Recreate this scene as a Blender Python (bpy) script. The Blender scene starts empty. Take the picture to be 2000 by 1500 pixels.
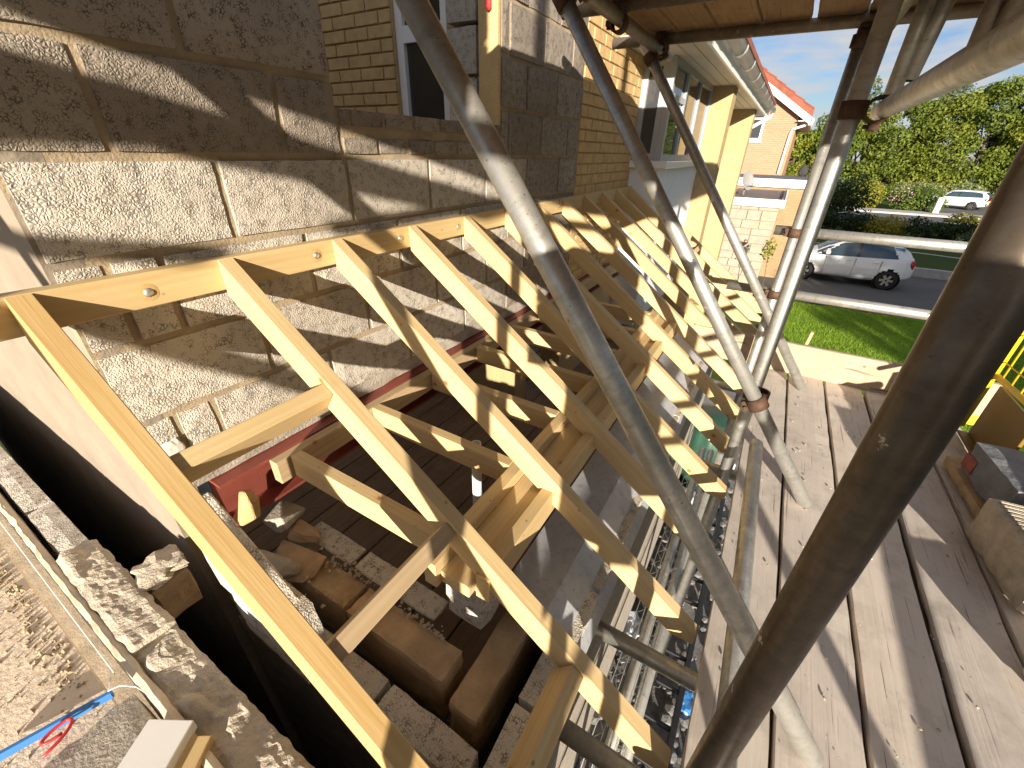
import bpy, bmesh, math, random
import numpy as np
from mathutils import Vector, Matrix, noise
random.seed(7); np.random.seed(7)
H = 3.7                       # height of the lens above the ground; levels below are written relative to it
S = bpy.context.scene
COL = S.collection
# ------------------------------------------------------------------ camera
FPX = 812.7
roll, pitch, yaw = 0.0257, 0.51224, 0.52946
fw = Vector((math.cos(yaw)*math.cos(pitch), math.sin(yaw)*math.cos(pitch), -math.sin(pitch)))
ri = Vector((math.sin(yaw), -math.cos(yaw), 0)); up = ri.cross(fw)
r2 = ri*math.cos(roll)+up*math.sin(roll); u2 = up*math.cos(roll)-ri*math.sin(roll)
cam = bpy.data.cameras.new('camera'); camo = bpy.data.objects.new('camera', cam); COL.objects.link(camo)
camo.matrix_world = Matrix(((r2.x,u2.x,-fw.x,0),(r2.y,u2.y,-fw.y,-1.4),(r2.z,u2.z,-fw.z,H),(0,0,0,1)))
cam.sensor_width = 36; cam.lens = FPX/2000*36; cam.clip_start = .02; cam.clip_end = 2000
S.camera = camo
S.render.resolution_x, S.render.resolution_y = 1024, 768
# ------------------------------------------------------------------ sky, sun, exposure
SUND = Vector((2.3, 1.0, -.51)).normalized()
el = math.asin(-SUND.z); az = math.atan2(-SUND.x, -SUND.y)
world = bpy.data.worlds.new('World'); S.world = world; world.use_nodes = True
nt = world.node_tree; nt.nodes.clear()
def wn(t, **k):
    n = nt.nodes.new(t)
    for a, b in k.items(): setattr(n, a, b)
    return n
out = wn('ShaderNodeOutputWorld'); bg = wn('ShaderNodeBackground'); bg.inputs[1].default_value = .05
sky = wn('ShaderNodeTexSky', sky_type='NISHITA', sun_disc=False, sun_elevation=el, sun_rotation=az % (2*math.pi), air_density=1.0, dust_density=.6, ozone_density=2.0)
tc = wn('ShaderNodeTexCoord'); sp = wn('ShaderNodeSeparateXYZ'); nt.links.new(tc.outputs['Generated'], sp.inputs[0])
ad = wn('ShaderNodeMath', operation='ADD'); ad.inputs[1].default_value = .12; nt.links.new(sp.outputs[2], ad.inputs[0])
mx = wn('ShaderNodeMath', operation='MAXIMUM'); mx.inputs[1].default_value = .06; nt.links.new(ad.outputs[0], mx.inputs[0])
vd = wn('ShaderNodeVectorMath', operation='DIVIDE'); nt.links.new(tc.outputs['Generated'], vd.inputs[0]); nt.links.new(mx.outputs[0], vd.inputs[1])
nz = wn('ShaderNodeTexNoise'); nz.inputs['Scale'].default_value = 1.5; nz.inputs['Detail'].default_value = 7; nz.inputs['Roughness'].default_value = .55
mp = wn('ShaderNodeMapping'); mp.inputs['Location'].default_value = (3.1, .4, 1.3); nt.links.new(vd.outputs[0], mp.inputs[0]); nt.links.new(mp.outputs[0], nz.inputs['Vector'])
rp = wn('ShaderNodeValToRGB'); rp.color_ramp.elements[0].position = .41; rp.color_ramp.elements[1].position = .60
nt.links.new(nz.outputs[0], rp.inputs[0])
mixc = wn('ShaderNodeMix', data_type='RGBA'); nt.links.new(rp.outputs[0], mixc.inputs['Factor'])
mixc.inputs['B'].default_value = (5.4, 5.5, 5.7, 1)
tint = wn('ShaderNodeMix', data_type='RGBA', blend_type='MULTIPLY'); tint.inputs['Factor'].default_value = 1; tint.inputs['B'].default_value = (.90, .95, 1.20, 1); nt.links.new(sky.outputs[0], tint.inputs['A']); nt.links.new(tint.outputs['Result'], mixc.inputs['A']); nt.links.new(mixc.outputs['Result'], bg.inputs[0]); nt.links.new(bg.outputs[0], out.inputs[0])
sun = bpy.data.lights.new('sun', 'SUN'); sun.energy = 5.0; sun.angle = math.radians(.53); sun.color = (1, .89, .74)
suno = bpy.data.objects.new('sun', sun); COL.objects.link(suno)
suno.rotation_euler = SUND.to_track_quat('-Z', 'Y').to_euler(); suno.location = (-20, -10, 12)
vs = S.view_settings; vs.view_transform = 'Standard'; vs.look = 'None'; vs.gamma = 1; vs.use_curve_mapping = False; vs.exposure = 1.25

# ------------------------------------------------------------------ materials
class NT:
    def __init__(s, name):
        m = bpy.data.materials.new(name); m.use_nodes = True; s.m = m; s.t = m.node_tree
        s.b = s.t.nodes['Principled BSDF']; s.tc = None
    def n(s, t, ins=None, **k):
        x = s.t.nodes.new(t)
        for a, b in k.items(): setattr(x, a, b)
        for a, b in (ins or {}).items(): s.put(x, a, b)
        return x
    def put(s, x, a, b):
        i = x.inputs[a]
        if isinstance(b, bpy.types.NodeSocket): s.t.links.new(b, i)
        else: i.default_value = b
    def coord(s, rnd=True):
        c = s.n('ShaderNodeTexCoord').outputs['Object']
        if rnd:
            r = s.n('ShaderNodeObjectInfo').outputs['Random']
            m = s.n('ShaderNodeMath', {0: r, 1: 37.0}, operation='MULTIPLY').outputs[0]
            c = s.n('ShaderNodeVectorMath', {0: c, 1: m}, operation='ADD').outputs[0]
        return c
    def scale(s, c, v): return s.n('ShaderNodeVectorMath', {0: c, 1: v}, operation='MULTIPLY').outputs[0]
    def noise(s, c, sc, det=4, ro=.5, dist=0): return s.n('ShaderNodeTexNoise', {'Vector': c, 'Scale': sc, 'Detail': det, 'Roughness': ro, 'Distortion': dist}).outputs[0]
    def vor(s, c, sc, feat='F1', rnd=1): return s.n('ShaderNodeTexVoronoi', {'Vector': c, 'Scale': sc, 'Randomness': rnd}, feature=feat).outputs[0]
    def ramp(s, f, *st):
        r = s.n('ShaderNodeValToRGB', {0: f}).color_ramp
        while len(r.elements) < len(st): r.elements.new(.5)
        for e, (p, c) in zip(r.elements, st): e.position = p; e.color = (*c, 1) if len(c) == 3 else c
        return s.t.nodes[-1].outputs[0]
    def mix(s, f, a, b, mode='MIX'):
        x = s.n('ShaderNodeMix', data_type='RGBA', blend_type=mode)
        for k, v in (('Factor', f), ('A', a), ('B', b)):
            i = [q for q in x.inputs if q.name == k and (q.type == 'RGBA' or k == 'Factor' and q.type == 'VALUE')][0]
            if isinstance(v, bpy.types.NodeSocket): s.t.links.new(v, i)
            else: i.default_value = (*v, 1) if isinstance(v, tuple) and len(v) == 3 else v
        return [q for q in x.outputs if q.type == 'RGBA'][0]
    def math(s, op, a, b=0.0, c=0.0): return s.n('ShaderNodeMath', {0: a, 1: b, 2: c}, operation=op).outputs[0]
    def bump(s, h, st=.5, d=.01, nrm=None):
        x = s.n('ShaderNodeBump', {'Height': h, 'Strength': st, 'Distance': d})
        if nrm is not None: s.put(x, 'Normal', nrm)
        s.t.links.new(x.outputs[0], s.b.inputs['Normal']); return x.outputs[0]
    def rnd(s): return s.n('ShaderNodeObjectInfo').outputs['Random']
    def set(s, **k):
        for a, b in k.items():
            a = {'col': 'Base Color', 'rough': 'Roughness', 'metal': 'Metallic', 'spec': 'Specular IOR Level'}.get(a, a)
            if isinstance(b, tuple) and len(b) == 3: b = (*b, 1)
            s.put(s.b, a, b)
        return s.m
WHITE = (1, 1, 1); BLACK = (0, 0, 0)
M = {}
def plain(name, col, rough=.6, metal=0, var=.12, sc=6, bump=0, bsc=60, spec=.5):
    k = NT(name); c = k.coord()
    f = k.noise(c, sc, 5, .6)
    a = tuple(max(0, x*(1-var)) for x in col); b = tuple(min(1, x*(1+var)) for x in col)
    cc = k.ramp(f, (.3, a), (.7, b))
    if bump: k.bump(k.noise(c, bsc, 4, .6), bump, .006)
    M[name] = k.set(col=cc, rough=rough, metal=metal, spec=spec); return M[name]
def m_block(name='block', dk=1.0):
    k = NT(name); c = k.coord()
    wob = k.n('ShaderNodeVectorMath', {0: c, 1: k.n('ShaderNodeVectorMath', {0: k.n('ShaderNodeTexNoise', {'Vector': c, 'Scale': 60.0, 'Detail': 3.0}).outputs[1], 1: (.014, .014, .014)}, operation='MULTIPLY').outputs[0]}, operation='ADD').outputs[0]
    d = k.vor(wob, 125, 'DISTANCE_TO_EDGE'); n1 = k.noise(c, 34, 5, .7); n0 = k.noise(c, 4, 5, .65); big = k.noise(c, 1.7, 3)
    e = k.math('ADD', d, k.math('MULTIPLY', k.math('SUBTRACT', n1, .50), .75))
    void = k.ramp(e, (.0, BLACK), (.055, WHITE))
    base = k.ramp(n0, (.3, (.54, .50, .44)), (.7, (.72, .67, .59)))
    r = k.ramp(k.rnd(), (0, (.72, .69, .66)), (.5, (.95, .94, .92)), (1, (1.06, 1.05, 1.02)))
    base = k.mix(1.0, base, r, 'MULTIPLY')
    base = k.mix(k.ramp(big, (.5, BLACK), (.75, (.35, .35, .35))), base, (.36, .30, .23))
    col = k.mix(void, (.15, .13, .105), base)
    fine = k.noise(c, 260, 3, .7); col = k.mix(.22, col, k.ramp(fine, (.3, (.3, .27, .23)), (.7, (.68, .64, .57))))
    h = k.math('ADD', k.math('MINIMUM', k.math('MULTIPLY', e, 3.0), 1.0), k.math('MULTIPLY', fine, .25))
    k.bump(h, .42, .005)
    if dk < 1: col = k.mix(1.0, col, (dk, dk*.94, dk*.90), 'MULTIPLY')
    M[name] = k.set(col=col, rough=.95, spec=.15)
def m_pine(name='pine', a=(.66, .51, .285), b=(.56, .40, .19), dark=(.30, .15, .06)):
    k = NT(name); c = k.coord()
    cs = k.scale(c, (.9, 11, 11)); n = k.noise(cs, 3.0, 5, .6, .4)
    w = k.n('ShaderNodeTexWave', {'Vector': k.scale(c, (.25, 6, 6)), 'Scale': 3.2, 'Distortion': 7.0, 'Detail': 3.0, 'Detail Scale': .9}, wave_type='RINGS').outputs[1]
    f = k.math('ADD', k.math('MULTIPLY', w, .14), k.math('MULTIPLY', n, .75))
    col = k.ramp(f, (.22, b), (.62, a))
    big = k.noise(k.scale(c, (1, 3, 3)), 2.2, 3)
    col = k.mix(k.ramp(big, (.35, BLACK), (.75, (.5, .5, .5))), col, tuple(x*.86 for x in b))
    hue = k.ramp(k.rnd(), (0, (.92, .90, .84)), (1, (1.0, 1.0, 1.0)))
    col = k.mix(1.0, col, hue, 'MULTIPLY')
    kn = k.vor(k.scale(c, (.75, 1, 1)), 8.5)
    halo = k.ramp(kn, (.06, WHITE), (.17, BLACK)); core = k.ramp(kn, (.05, WHITE), (.085, BLACK))
    col = k.mix(k.math('MULTIPLY', halo, .5), col, (.48, .27, .10)); col = k.mix(core, col, dark)
    k2 = k.vor(k.scale(c, (.8, 1, 1)), 15.0); col = k.mix(k.ramp(k2, (.04, (.9, .9, .9)), (.085, BLACK)), col, (.33, .18, .08))
    k.bump(k.noise(k.scale(c, (2, 60, 60)), 3, 4), .25, .002)
    M[name] = k.set(col=col, rough=.62, spec=.3)
def m_board(name, a, b, var=1):
    k = NT(name); c = k.coord()
    n = k.noise(k.scale(c, (.8, 22, 22)), 3.0, 6, .65, .3); big = k.noise(c, 3.5, 5, .6)
    col = k.ramp(n, (.3, b), (.7, a))
    col = k.mix(k.ramp(big, (.35, BLACK), (.8, (.6, .6, .6))), col, tuple(x*.82 for x in b))
    dirt = k.noise(c, 9, 6, .7); col = k.mix(k.ramp(dirt, (.5, BLACK), (.72, (.55, .55, .55))), col, tuple(x*.6 for x in b))
    kn = k.vor(k.scale(c, (.8, 1, 1)), 6.0); col = k.mix(k.ramp(kn, (.03, (.7, .7, .7)), (.07, BLACK)), col, (.12, .08, .05))
    crk = k.noise(k.scale(c, (1.5, 70, 20)), 2.2, 3); col = k.mix(k.ramp(crk, (.28, (.8, .8, .8)), (.35, BLACK)), col, (.10, .075, .05))
    spl = k.noise(c, 38, 4, .7); col = k.mix(k.ramp(spl, (.66, BLACK), (.72, (.7, .7, .7))), col, (.42, .37, .31))
    col = k.mix(1.0, col, k.ramp(k.rnd(), (0, (.84, .84, .85)), (1, (1.05, 1.02, .98))), 'MULTIPLY')
    k.bump(k.math('ADD', k.math('ADD', k.math('MULTIPLY', n, .25), crk), k.math('MULTIPLY', dirt, .8)), .22, .003)
    M[name] = k.set(col=col, rough=.85, spec=.2)
def m_galv(name, a, b, rough=.42, metal=.75):
    k = NT(name); c = k.coord()
    n = k.noise(c, 22, 6, .75); st = k.noise(k.scale(c, (1, 1, .15)), 30, 4, .6); sp_ = k.noise(c, 90, 3, .6)
    col = k.ramp(n, (.3, a), (.7, b)); col = k.mix(k.ramp(st, (.52, BLACK), (.75, (.55, .55, .55))), col, tuple(x*.55 for x in a))
    col = k.mix(k.ramp(sp_, (.27, (.85, .85, .85)), (.34, BLACK)), col, (.07, .055, .04))
    spl = k.noise(c, 13, 5, .75); mk = k.ramp(spl, (.64, BLACK), (.665, WHITE))
    col = k.mix(mk, col, (.45, .41, .34))
    rust = k.ramp(k.noise(c, 4.5, 6, .7), (.66, BLACK), (.82, (.5, .5, .5))); col = k.mix(rust, col, (.22, .12, .06))
    rg = k.ramp(n, (.2, (rough+.14,)*3), (.8, (rough-.08,)*3))
    k.bump(k.math('ADD', st, k.math('MULTIPLY', sp_, .4)), .12, .003)
    mt = k.math('MULTIPLY', k.math('SUBTRACT', 1.0, mk), metal)
    M[name] = k.set(col=col, rough=rg, metal=mt)
def m_brick(name, cols, mortar, bw=.225, bh=.075, ms=.010, axis='xz', bump=.5):
    k = NT(name); c = k.coord(False); s = k.n('ShaderNodeSeparateXYZ', {0: c})
    u = s.outputs['XYZ'.index(axis[0].upper())]; v = s.outputs['XYZ'.index(axis[1].upper())]
    uv = k.n('ShaderNodeCombineXYZ', {0: u, 1: v}).outputs[0]
    br = k.n('ShaderNodeTexBrick', {'Vector': uv, 'Color1': (*cols[0], 1), 'Color2': (*cols[1], 1), 'Mortar': (*mortar, 1), 'Scale': 1.0, 'Mortar Size': ms, 'Brick Width': bw, 'Row Height': bh, 'Bias': 0.0})
    n = k.noise(c, 14, 5, .6); col = k.mix(.35, br.outputs[0], k.ramp(n, (.3, tuple(x*.7 for x in cols[0])), (.7, cols[1])))
    h = k.math('SUBTRACT', k.math('MULTIPLY', k.noise(c, 90, 4), .3), br.outputs[1])
    k.bump(h, bump, .008)
    M[name] = k.set(col=col, rough=.9, spec=.2)
def m_leaf(name, a, b, c3, sc=.5):
    k = NT(name); c = k.coord()
    n = k.noise(c, sc, 5, .65); f = k.noise(c, 7, 2)
    col = k.mix(k.ramp(f, (.35, BLACK), (.65, WHITE)), k.ramp(n, (.3, a), (.65, b)), c3)
    col = k.mix(.6, k.ramp(n, (.3, a), (.65, b)), col)
    col = k.mix(1.0, col, k.ramp(k.rnd(), (0, (.62, .74, .7)), (.5, (.95, .95, .9)), (1, (1.25, 1.12, .9))), 'MULTIPLY')
    k.set(col=col, rough=.55, spec=.3)
    tr = k.n('ShaderNodeBsdfTranslucent', {'Color': k.mix(1.0, col, (1.0, 1.1, .6), 'MULTIPLY')})
    ms = k.n('ShaderNodeMixShader', {0: .3, 1: k.b.outputs[0], 2: tr.outputs[0]})
    k.t.links.new(ms.outputs[0], k.t.nodes['Material Output'].inputs[0]); M[name] = k.m
def glassm(name, tint, rough=.05):
    k = NT(name); M[name] = k.set(col=tint, rough=rough, spec=1.0, metal=0)
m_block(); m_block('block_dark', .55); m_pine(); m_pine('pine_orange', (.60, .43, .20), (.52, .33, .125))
m_pine('pine_dull', (.55, .43, .28), (.42, .30, .17))
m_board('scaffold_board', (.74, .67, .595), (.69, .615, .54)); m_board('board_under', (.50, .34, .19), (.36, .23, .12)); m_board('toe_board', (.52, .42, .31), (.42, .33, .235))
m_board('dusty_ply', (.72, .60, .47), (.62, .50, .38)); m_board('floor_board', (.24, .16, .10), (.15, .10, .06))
m_galv('galv', (.40, .395, .365), (.62, .61, .57)); m_galv('galv_old', (.22, .18, .14), (.33, .28, .22), .5, .5); m_galv('pole_shaded', (.085, .065, .05), (.15, .12, .09), .36, .55); m_galv('lintel', (.40, .42, .45), (.47, .49, .52), .5, .25)
plain('rust', (.10, .055, .035), .75, .4, .4, 30, .4); plain('rust_light', (.33, .19, .11), .8, .2, .4, 30, .4)
plain('mortar', (.36, .285, .19), .95, 0, .18, 14, .6, 120, .2); plain('mortar_brown', (.47, .34, .21), .9, 0, .3, 7, .6, 60, .2)
plain('dust', (.74, .62, .48), .95, 0, .12, 7, .5, 80, .1); plain('mortar_bed', (.50, .435, .345), .98, 0, .25, 16, 1.0, 150, .05); plain('mortar_grey', (.36, .32, .27), .95, 0, .2, 12, .8, 90, .2); plain('insulation', (.62, .53, .39), .8, 0, .12, 9, .4, 60, .2)
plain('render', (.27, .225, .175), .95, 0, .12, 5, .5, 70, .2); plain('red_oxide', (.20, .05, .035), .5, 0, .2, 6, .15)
plain('brick_y', (.54, .37, .175), .92, 0, .16, 14, .5, 110, .2); plain('brick_mortar', (.40, .31, .19), .95, 0, .1, 8)
plain('upvc', (.80, .80, .79), .3, 0, .03); plain('upvc_grey', (.36, .38, .40), .4, 0, .05); plain('soffit', (.66, .60, .52), .5, 0, .05)
plain('white_paint', (.80, .79, .76), .6, 0, .04); plain('panel_white', (.74, .77, .82), .5, 0, .05)
plain('concrete', (.42, .40, .37), .9, 0, .2, 6, .4, 50); plain('felt', (.17, .125, .11), .9, 0, .2, 5, .3, 90); plain('felt_grey', (.10, .105, .13), .85, 0, .2, 5)
plain('dark', (.03, .028, .026), .8, 0, .2); plain('black_plastic', (.02, .02, .022), .4, 0, .1); plain('rubber', (.022, .022, .023), .8, 0, .1)
plain('rim', (.55, .55, .56), .3, .9, .05); plain('chrome', (.6, .6, .62), .2, 1, .03); plain('car_white', (.80, .81, .82), .18, 0, .01, 3, 0, 1, .6)
plain('red_lens', (.45, .02, .03), .15, 0, .1); plain('lamp_lens', (.65, .67, .70), .1, 0, .1); plain('blue_stripe', (.03, .25, .55), .3, 0, .02)
plain('number_plate', (.75, .62, .10), .4, 0, .02); plain('red_car', (.55, .03, .02), .3, 0, .02)
plain('yellow_paint', (.75, .52, .02), .45, 0, .15, 9); plain('yellow_shaded', (.17, .10, .004), .5, 0, .1, 5); plain('blue_plastic', (.05, .20, .50), .4, 0, .1); plain('red_plastic', (.60, .04, .05), .4, 0, .1)
plain('chalk_red', (.30, .09, .07), .9, 0, .3, 30); plain('block_shaded', (.19, .20, .22), .9, 0, .25, 9, .5, 60); plain('green_plastic', (.02, .07, .045), .45, 0, .1); plain('string', (.75, .73, .68), .8, 0, .05); plain('bag', (.42, .45, .50), .35, 0, .25, 9, .5, 20)
plain('tile_red', (.24, .075, .045), .85, 0, .25, 3, .3, 40); plain('dish', (.30, .29, .28), .5, .2, .1); plain('pipe_white', (.72, .70, .64), .5, 0, .05)
plain('soil', (.09, .065, .045), .95, 0, .3, 6, .6, 40); plain('rubble', (.17, .165, .16), .95, 0, .45, 9, .8, 60); plain('stone_cap', (.50, .46, .40), .9, 0, .2, 10, .4, 60)
plain('bark', (.10, .075, .05), .9, 0, .3, 12, .6, 30); plain('petal_red', (.65, .02, .05), .6, 0, .1); plain('petal_pink', (.45, .22, .30), .6, 0, .2, 5)
plain('red_brick', (.36, .17, .105), .9, 0, .15, 9); plain('white_rope', (.75, .76, .76), .7, 0, .05)
for nm, cc in (('stone_a', (.37, .30, .225)), ('stone_b', (.31, .285, .23)), ('stone_c', (.39, .28, .225))): plain(nm, cc, .9, 0, .15, 8, .4, 40)
m_brick('yellow_far', ((.47, .345, .18), (.42, .30, .15)), (.42, .32, .19), axis='xz'); m_brick('yellow_far_y', ((.47, .345, .18), (.42, .30, .15)), (.42, .32, .19), axis='yz')
m_brick('red_far_y', ((.47, .25, .15), (.40, .20, .12)), (.40, .32, .24), axis='yz'); m_brick('red_far', ((.47, .25, .15), (.40, .20, .12)), (.40, .32, .24), axis='xz')
m_brick('brown_far_y', ((.36, .255, .14), (.29, .195, .105)), (.25, .19, .13), axis='yz', bh=.08); m_brick('brown_far', ((.36, .255, .14), (.29, .195, .105)), (.25, .19, .13), axis='xz', bh=.08)
m_leaf('leaf_hedge', (.12, .155, .02), (.27, .30, .04), (.05, .085, .012), .35); m_leaf('leaf_dark', (.020, .045, .012), (.05, .085, .02), (.015, .03, .01), .8)
m_leaf('leaf_mid', (.06, .11, .02), (.14, .20, .035), (.04, .08, .02), .6); m_leaf('leaf_yellow', (.30, .27, .03), (.40, .36, .05), (.12, .15, .03), 1.2)
m_leaf('leaf_pale', (.15, .19, .09), (.26, .30, .15), (.10, .14, .06), .8); m_leaf('leaf_far', (.13, .16, .07), (.22, .24, .10), (.10, .12, .06), .3)
m_leaf('grass_blade', (.09, .22, .012), (.22, .36, .03), (.27, .33, .05), 1.6)
glassm('glass_dark', (.012, .014, .016)); glassm('glass_car', (.03, .055, .075), .03); glassm('glass_house', (.05, .055, .06), .04)
k = NT('lawn'); c = k.coord(False); n = k.noise(c, 1.6, 5, .6); f = k.noise(c, 45, 5, .7)
col = k.mix(k.ramp(f, (.3, BLACK), (.7, WHITE)), k.ramp(n, (.35, (.09, .21, .012)), (.7, (.15, .30, .02))), (.19, .31, .03)); k.bump(f, .9, .03); M['lawn'] = k.set(col=col, rough=.9, spec=.15)
k = NT('asphalt'); c = k.coord(False); n = k.noise(c, .8, 5, .6); f = k.noise(c, 130, 3, .7)
col = k.mix(k.ramp(f, (.35, BLACK), (.7, (.5, .5, .5))), k.ramp(n, (.3, (.085, .083, .085)), (.7, (.125, .12, .118))), (.22, .21, .20)); k.bump(f, .4, .006); M['asphalt'] = k.set(col=col, rough=.92, spec=.2)
k = NT('verge'); c = k.coord(False); n = k.noise(c, .25, 5, .6); f = k.noise(c, 6, 6, .7)
col = k.mix(f, k.ramp(n, (.35, (.04, .08, .018)), (.7, (.10, .13, .03))), (.05, .07, .025)); k.bump(f, .8, .1); M['verge'] = k.set(col=col, rough=.95, spec=.1)

# ------------------------------------------------------------------ mesh helpers
def mesh(name, v, f, smooth=False):
    me = bpy.data.meshes.new(name); me.from_pydata([tuple(p) for p in v], [], f); me.update()
    if smooth: me.polygons.foreach_set('use_smooth', [True]*len(me.polygons))
    return me
def frombm(name, bm, smooth=False):
    bmesh.ops.recalc_face_normals(bm, faces=bm.faces)
    me = bpy.data.meshes.new(name); bm.to_mesh(me); bm.free()
    if smooth: me.polygons.foreach_set('use_smooth', [True]*len(me.polygons))
    return me
def P(name, me, mat, parent=None, loc=(0, 0, 0), mw=None, kind=None):
    o = bpy.data.objects.new(name, me); COL.objects.link(o)
    if mat and me is not None and not me.materials: me.materials.append(M[mat])
    w = mw.copy() if mw is not None else Matrix.Translation(Vector(loc))
    if parent is not None:
        o.parent = parent; o.matrix_basis = WM[parent.name].inverted() @ w
    else: o.matrix_basis = w
    WM[o.name] = w
    if kind: o['kind'] = kind
    return o
WM = {}
def T(name, label, cat, loc=(0, 0, 0), group=None):
    o = bpy.data.objects.new(name, None); COL.objects.link(o); o.location = loc; o.empty_display_size = .1
    WM[o.name] = Matrix.Translation(Vector(loc)); tag(o, label, cat, group); return o
def tag(o, label, cat, group=None):
    o['label'] = label; o['category'] = cat
    if group: o['group'] = group
    return o
def axes(o, x, y, z):
    x, y, z = Vector(x).normalized(), Vector(y).normalized(), Vector(z).normalized()
    return Matrix(((x.x, y.x, z.x, o[0]), (x.y, y.y, z.y, o[1]), (x.z, y.z, z.z, o[2]), (0, 0, 0, 1)))
def along(p0, p1, upv=(0, 0, 1)):
    x = (Vector(p1)-Vector(p0)).normalized(); u = Vector(upv)
    y = u.cross(x).normalized(); z = x.cross(y); return axes(p0, x, y, z)
def boxv(x0, x1, y0, y1, z0, z1): return [(x0,y0,z0),(x1,y0,z0),(x1,y1,z0),(x0,y1,z0),(x0,y0,z1),(x1,y0,z1),(x1,y1,z1),(x0,y1,z1)]
BF = [(3,2,1,0),(4,5,6,7),(0,1,5,4),(1,2,6,5),(2,3,7,6),(3,0,4,7)]
def cbox(x0, x1, y0, y1, z0, z1, b=.002, name='box'):
    bm = bmesh.new(); vs_ = [bm.verts.new(p) for p in boxv(x0,x1,y0,y1,z0,z1)]
    for f in BF: bm.faces.new([vs_[i] for i in f])
    if b: bmesh.ops.bevel(bm, geom=list(bm.edges), offset=b, segments=1, affect='EDGES')
    return frombm(name, bm)
def boxes(bl, name='boxes'):
    v, f = [], []
    for b in bl:
        n = len(v); v += boxv(*b); f += [tuple(i+n for i in q) for q in BF]
    return mesh(name, v, f)
def prism(prof, w, b=.002, name='prism'):
    bm = bmesh.new(); n = len(prof)
    a = [bm.verts.new((p[0], 0, p[1])) for p in prof]; c = [bm.verts.new((p[0], w, p[1])) for p in prof]
    bm.faces.new(a); bm.faces.new(c[::-1])
    for i in range(n): bm.faces.new((a[i], c[i], c[(i+1) % n], a[(i+1) % n]))
    if b: bmesh.ops.bevel(bm, geom=list(bm.edges), offset=b, segments=1, affect='EDGES')
    return frombm(name, bm)
def rough(x0, x1, y0, y1, z0, z1, step=.05, j=.004, seed=0, face=.0015):
    nx, ny, nz_ = [max(2, int(round(d/step))) for d in (x1-x0, y1-y0, z1-z0)]
    bm = bmesh.new(); idx = {}
    def vert(i, k, l):
        if (i,k,l) not in idx:
            p = Vector((x0+(x1-x0)*i/nx, y0+(y1-y0)*k/ny, z0+(z1-z0)*l/nz_))
            e = (i in (0, nx))+(k in (0, ny))+(l in (0, nz_))
            c = Vector(((x0+x1)/2, (y0+y1)/2, (z0+z1)/2))
            q = noise.noise_vector(p*23+Vector((seed*3.7, seed*1.3, seed)))
            if e >= 2:
                d = Vector((0 if 0 < i < nx else (c.x-p.x), 0 if 0 < k < ny else (c.y-p.y), 0 if 0 < l < nz_ else (c.z-p.z)))
                d = Vector([math.copysign(1, t) if t else 0 for t in d]); p = p+d*(j*.5+j*abs(q.x)*1.4)+q*j*.5
            else: p = p+q*face
            idx[(i,k,l)] = bm.verts.new(p)
        return idx[(i,k,l)]
    for a, b, mk in ((nx, ny, lambda i,k,s: vert(i,k,s*nz_)), (nx, nz_, lambda i,k,s: vert(i,s*ny,k)), (ny, nz_, lambda i,k,s: vert(s*nx,i,k))):
        for i in range(a):
            for k_ in range(b):
                for s in (0, 1):
                    try: bm.faces.new((mk(i,k_,s), mk(i+1,k_,s), mk(i+1,k_+1,s), mk(i,k_+1,s)))
                    except ValueError: pass
    return frombm('rough', bm)
def tube_me(L, R=.029, seg=28, hollow=True, z0=0):
    v, f = [], []; rings = [(R, z0), (R, L)]
    if hollow: rings = [(R-.004, z0+.25 if L > .6 else z0), (R-.004, z0), (R, z0), (R, L), (R-.004, L), (R-.004, L-.25 if L > .6 else L)]
    for r, x in rings: v += [(x, r*math.cos(2*math.pi*i/seg), r*math.sin(2*math.pi*i/seg)) for i in range(seg)]
    for k_ in range(len(rings)-1):
        f += [(k_*seg+i, k_*seg+(i+1) % seg, (k_+1)*seg+(i+1) % seg, (k_+1)*seg+i) for i in range(seg)]
    if not hollow: f += [tuple(range(seg))[::-1], tuple(range(seg, 2*seg))]
    me = mesh('tube', v, f)
    for p in me.polygons: p.use_smooth = len(p.vertices) == 4 and abs(p.normal.x) < .5
    return me
def lathe(prof, seg=32, smooth=True):          # (r, x) about local x
    v, f = [], []
    for r, x in prof: v += [(x, r*math.cos(2*math.pi*i/seg), r*math.sin(2*math.pi*i/seg)) for i in range(seg)]
    for k_ in range(len(prof)-1): f += [(k_*seg+i, k_*seg+(i+1) % seg, (k_+1)*seg+(i+1) % seg, (k_+1)*seg+i) for i in range(seg)]
    return mesh('lathe', v, f, smooth)
def sweep(pts, r, seg=8, name='sweep'):
    v, f = [], []; n = len(pts); pts = [Vector(p) for p in pts]
    for i, p in enumerate(pts):
        t = (pts[min(i+1, n-1)]-pts[max(i-1, 0)]).normalized(); a = t.orthogonal().normalized() if abs(t.z) > .9 else Vector((0,0,1)).cross(t).normalized(); b = t.cross(a)
        rr = r[i] if isinstance(r, (list, tuple)) else r
        v += [p+(a*math.cos(2*math.pi*q/seg)+b*math.sin(2*math.pi*q/seg))*rr for q in range(seg)]
    for k_ in range(n-1): f += [(k_*seg+i, k_*seg+(i+1) % seg, (k_+1)*seg+(i+1) % seg, (k_+1)*seg+i) for i in range(seg)]
    f += [tuple(range(seg))[::-1], tuple(range((n-1)*seg, n*seg))]
    return mesh(name, v, f, True)
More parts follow.
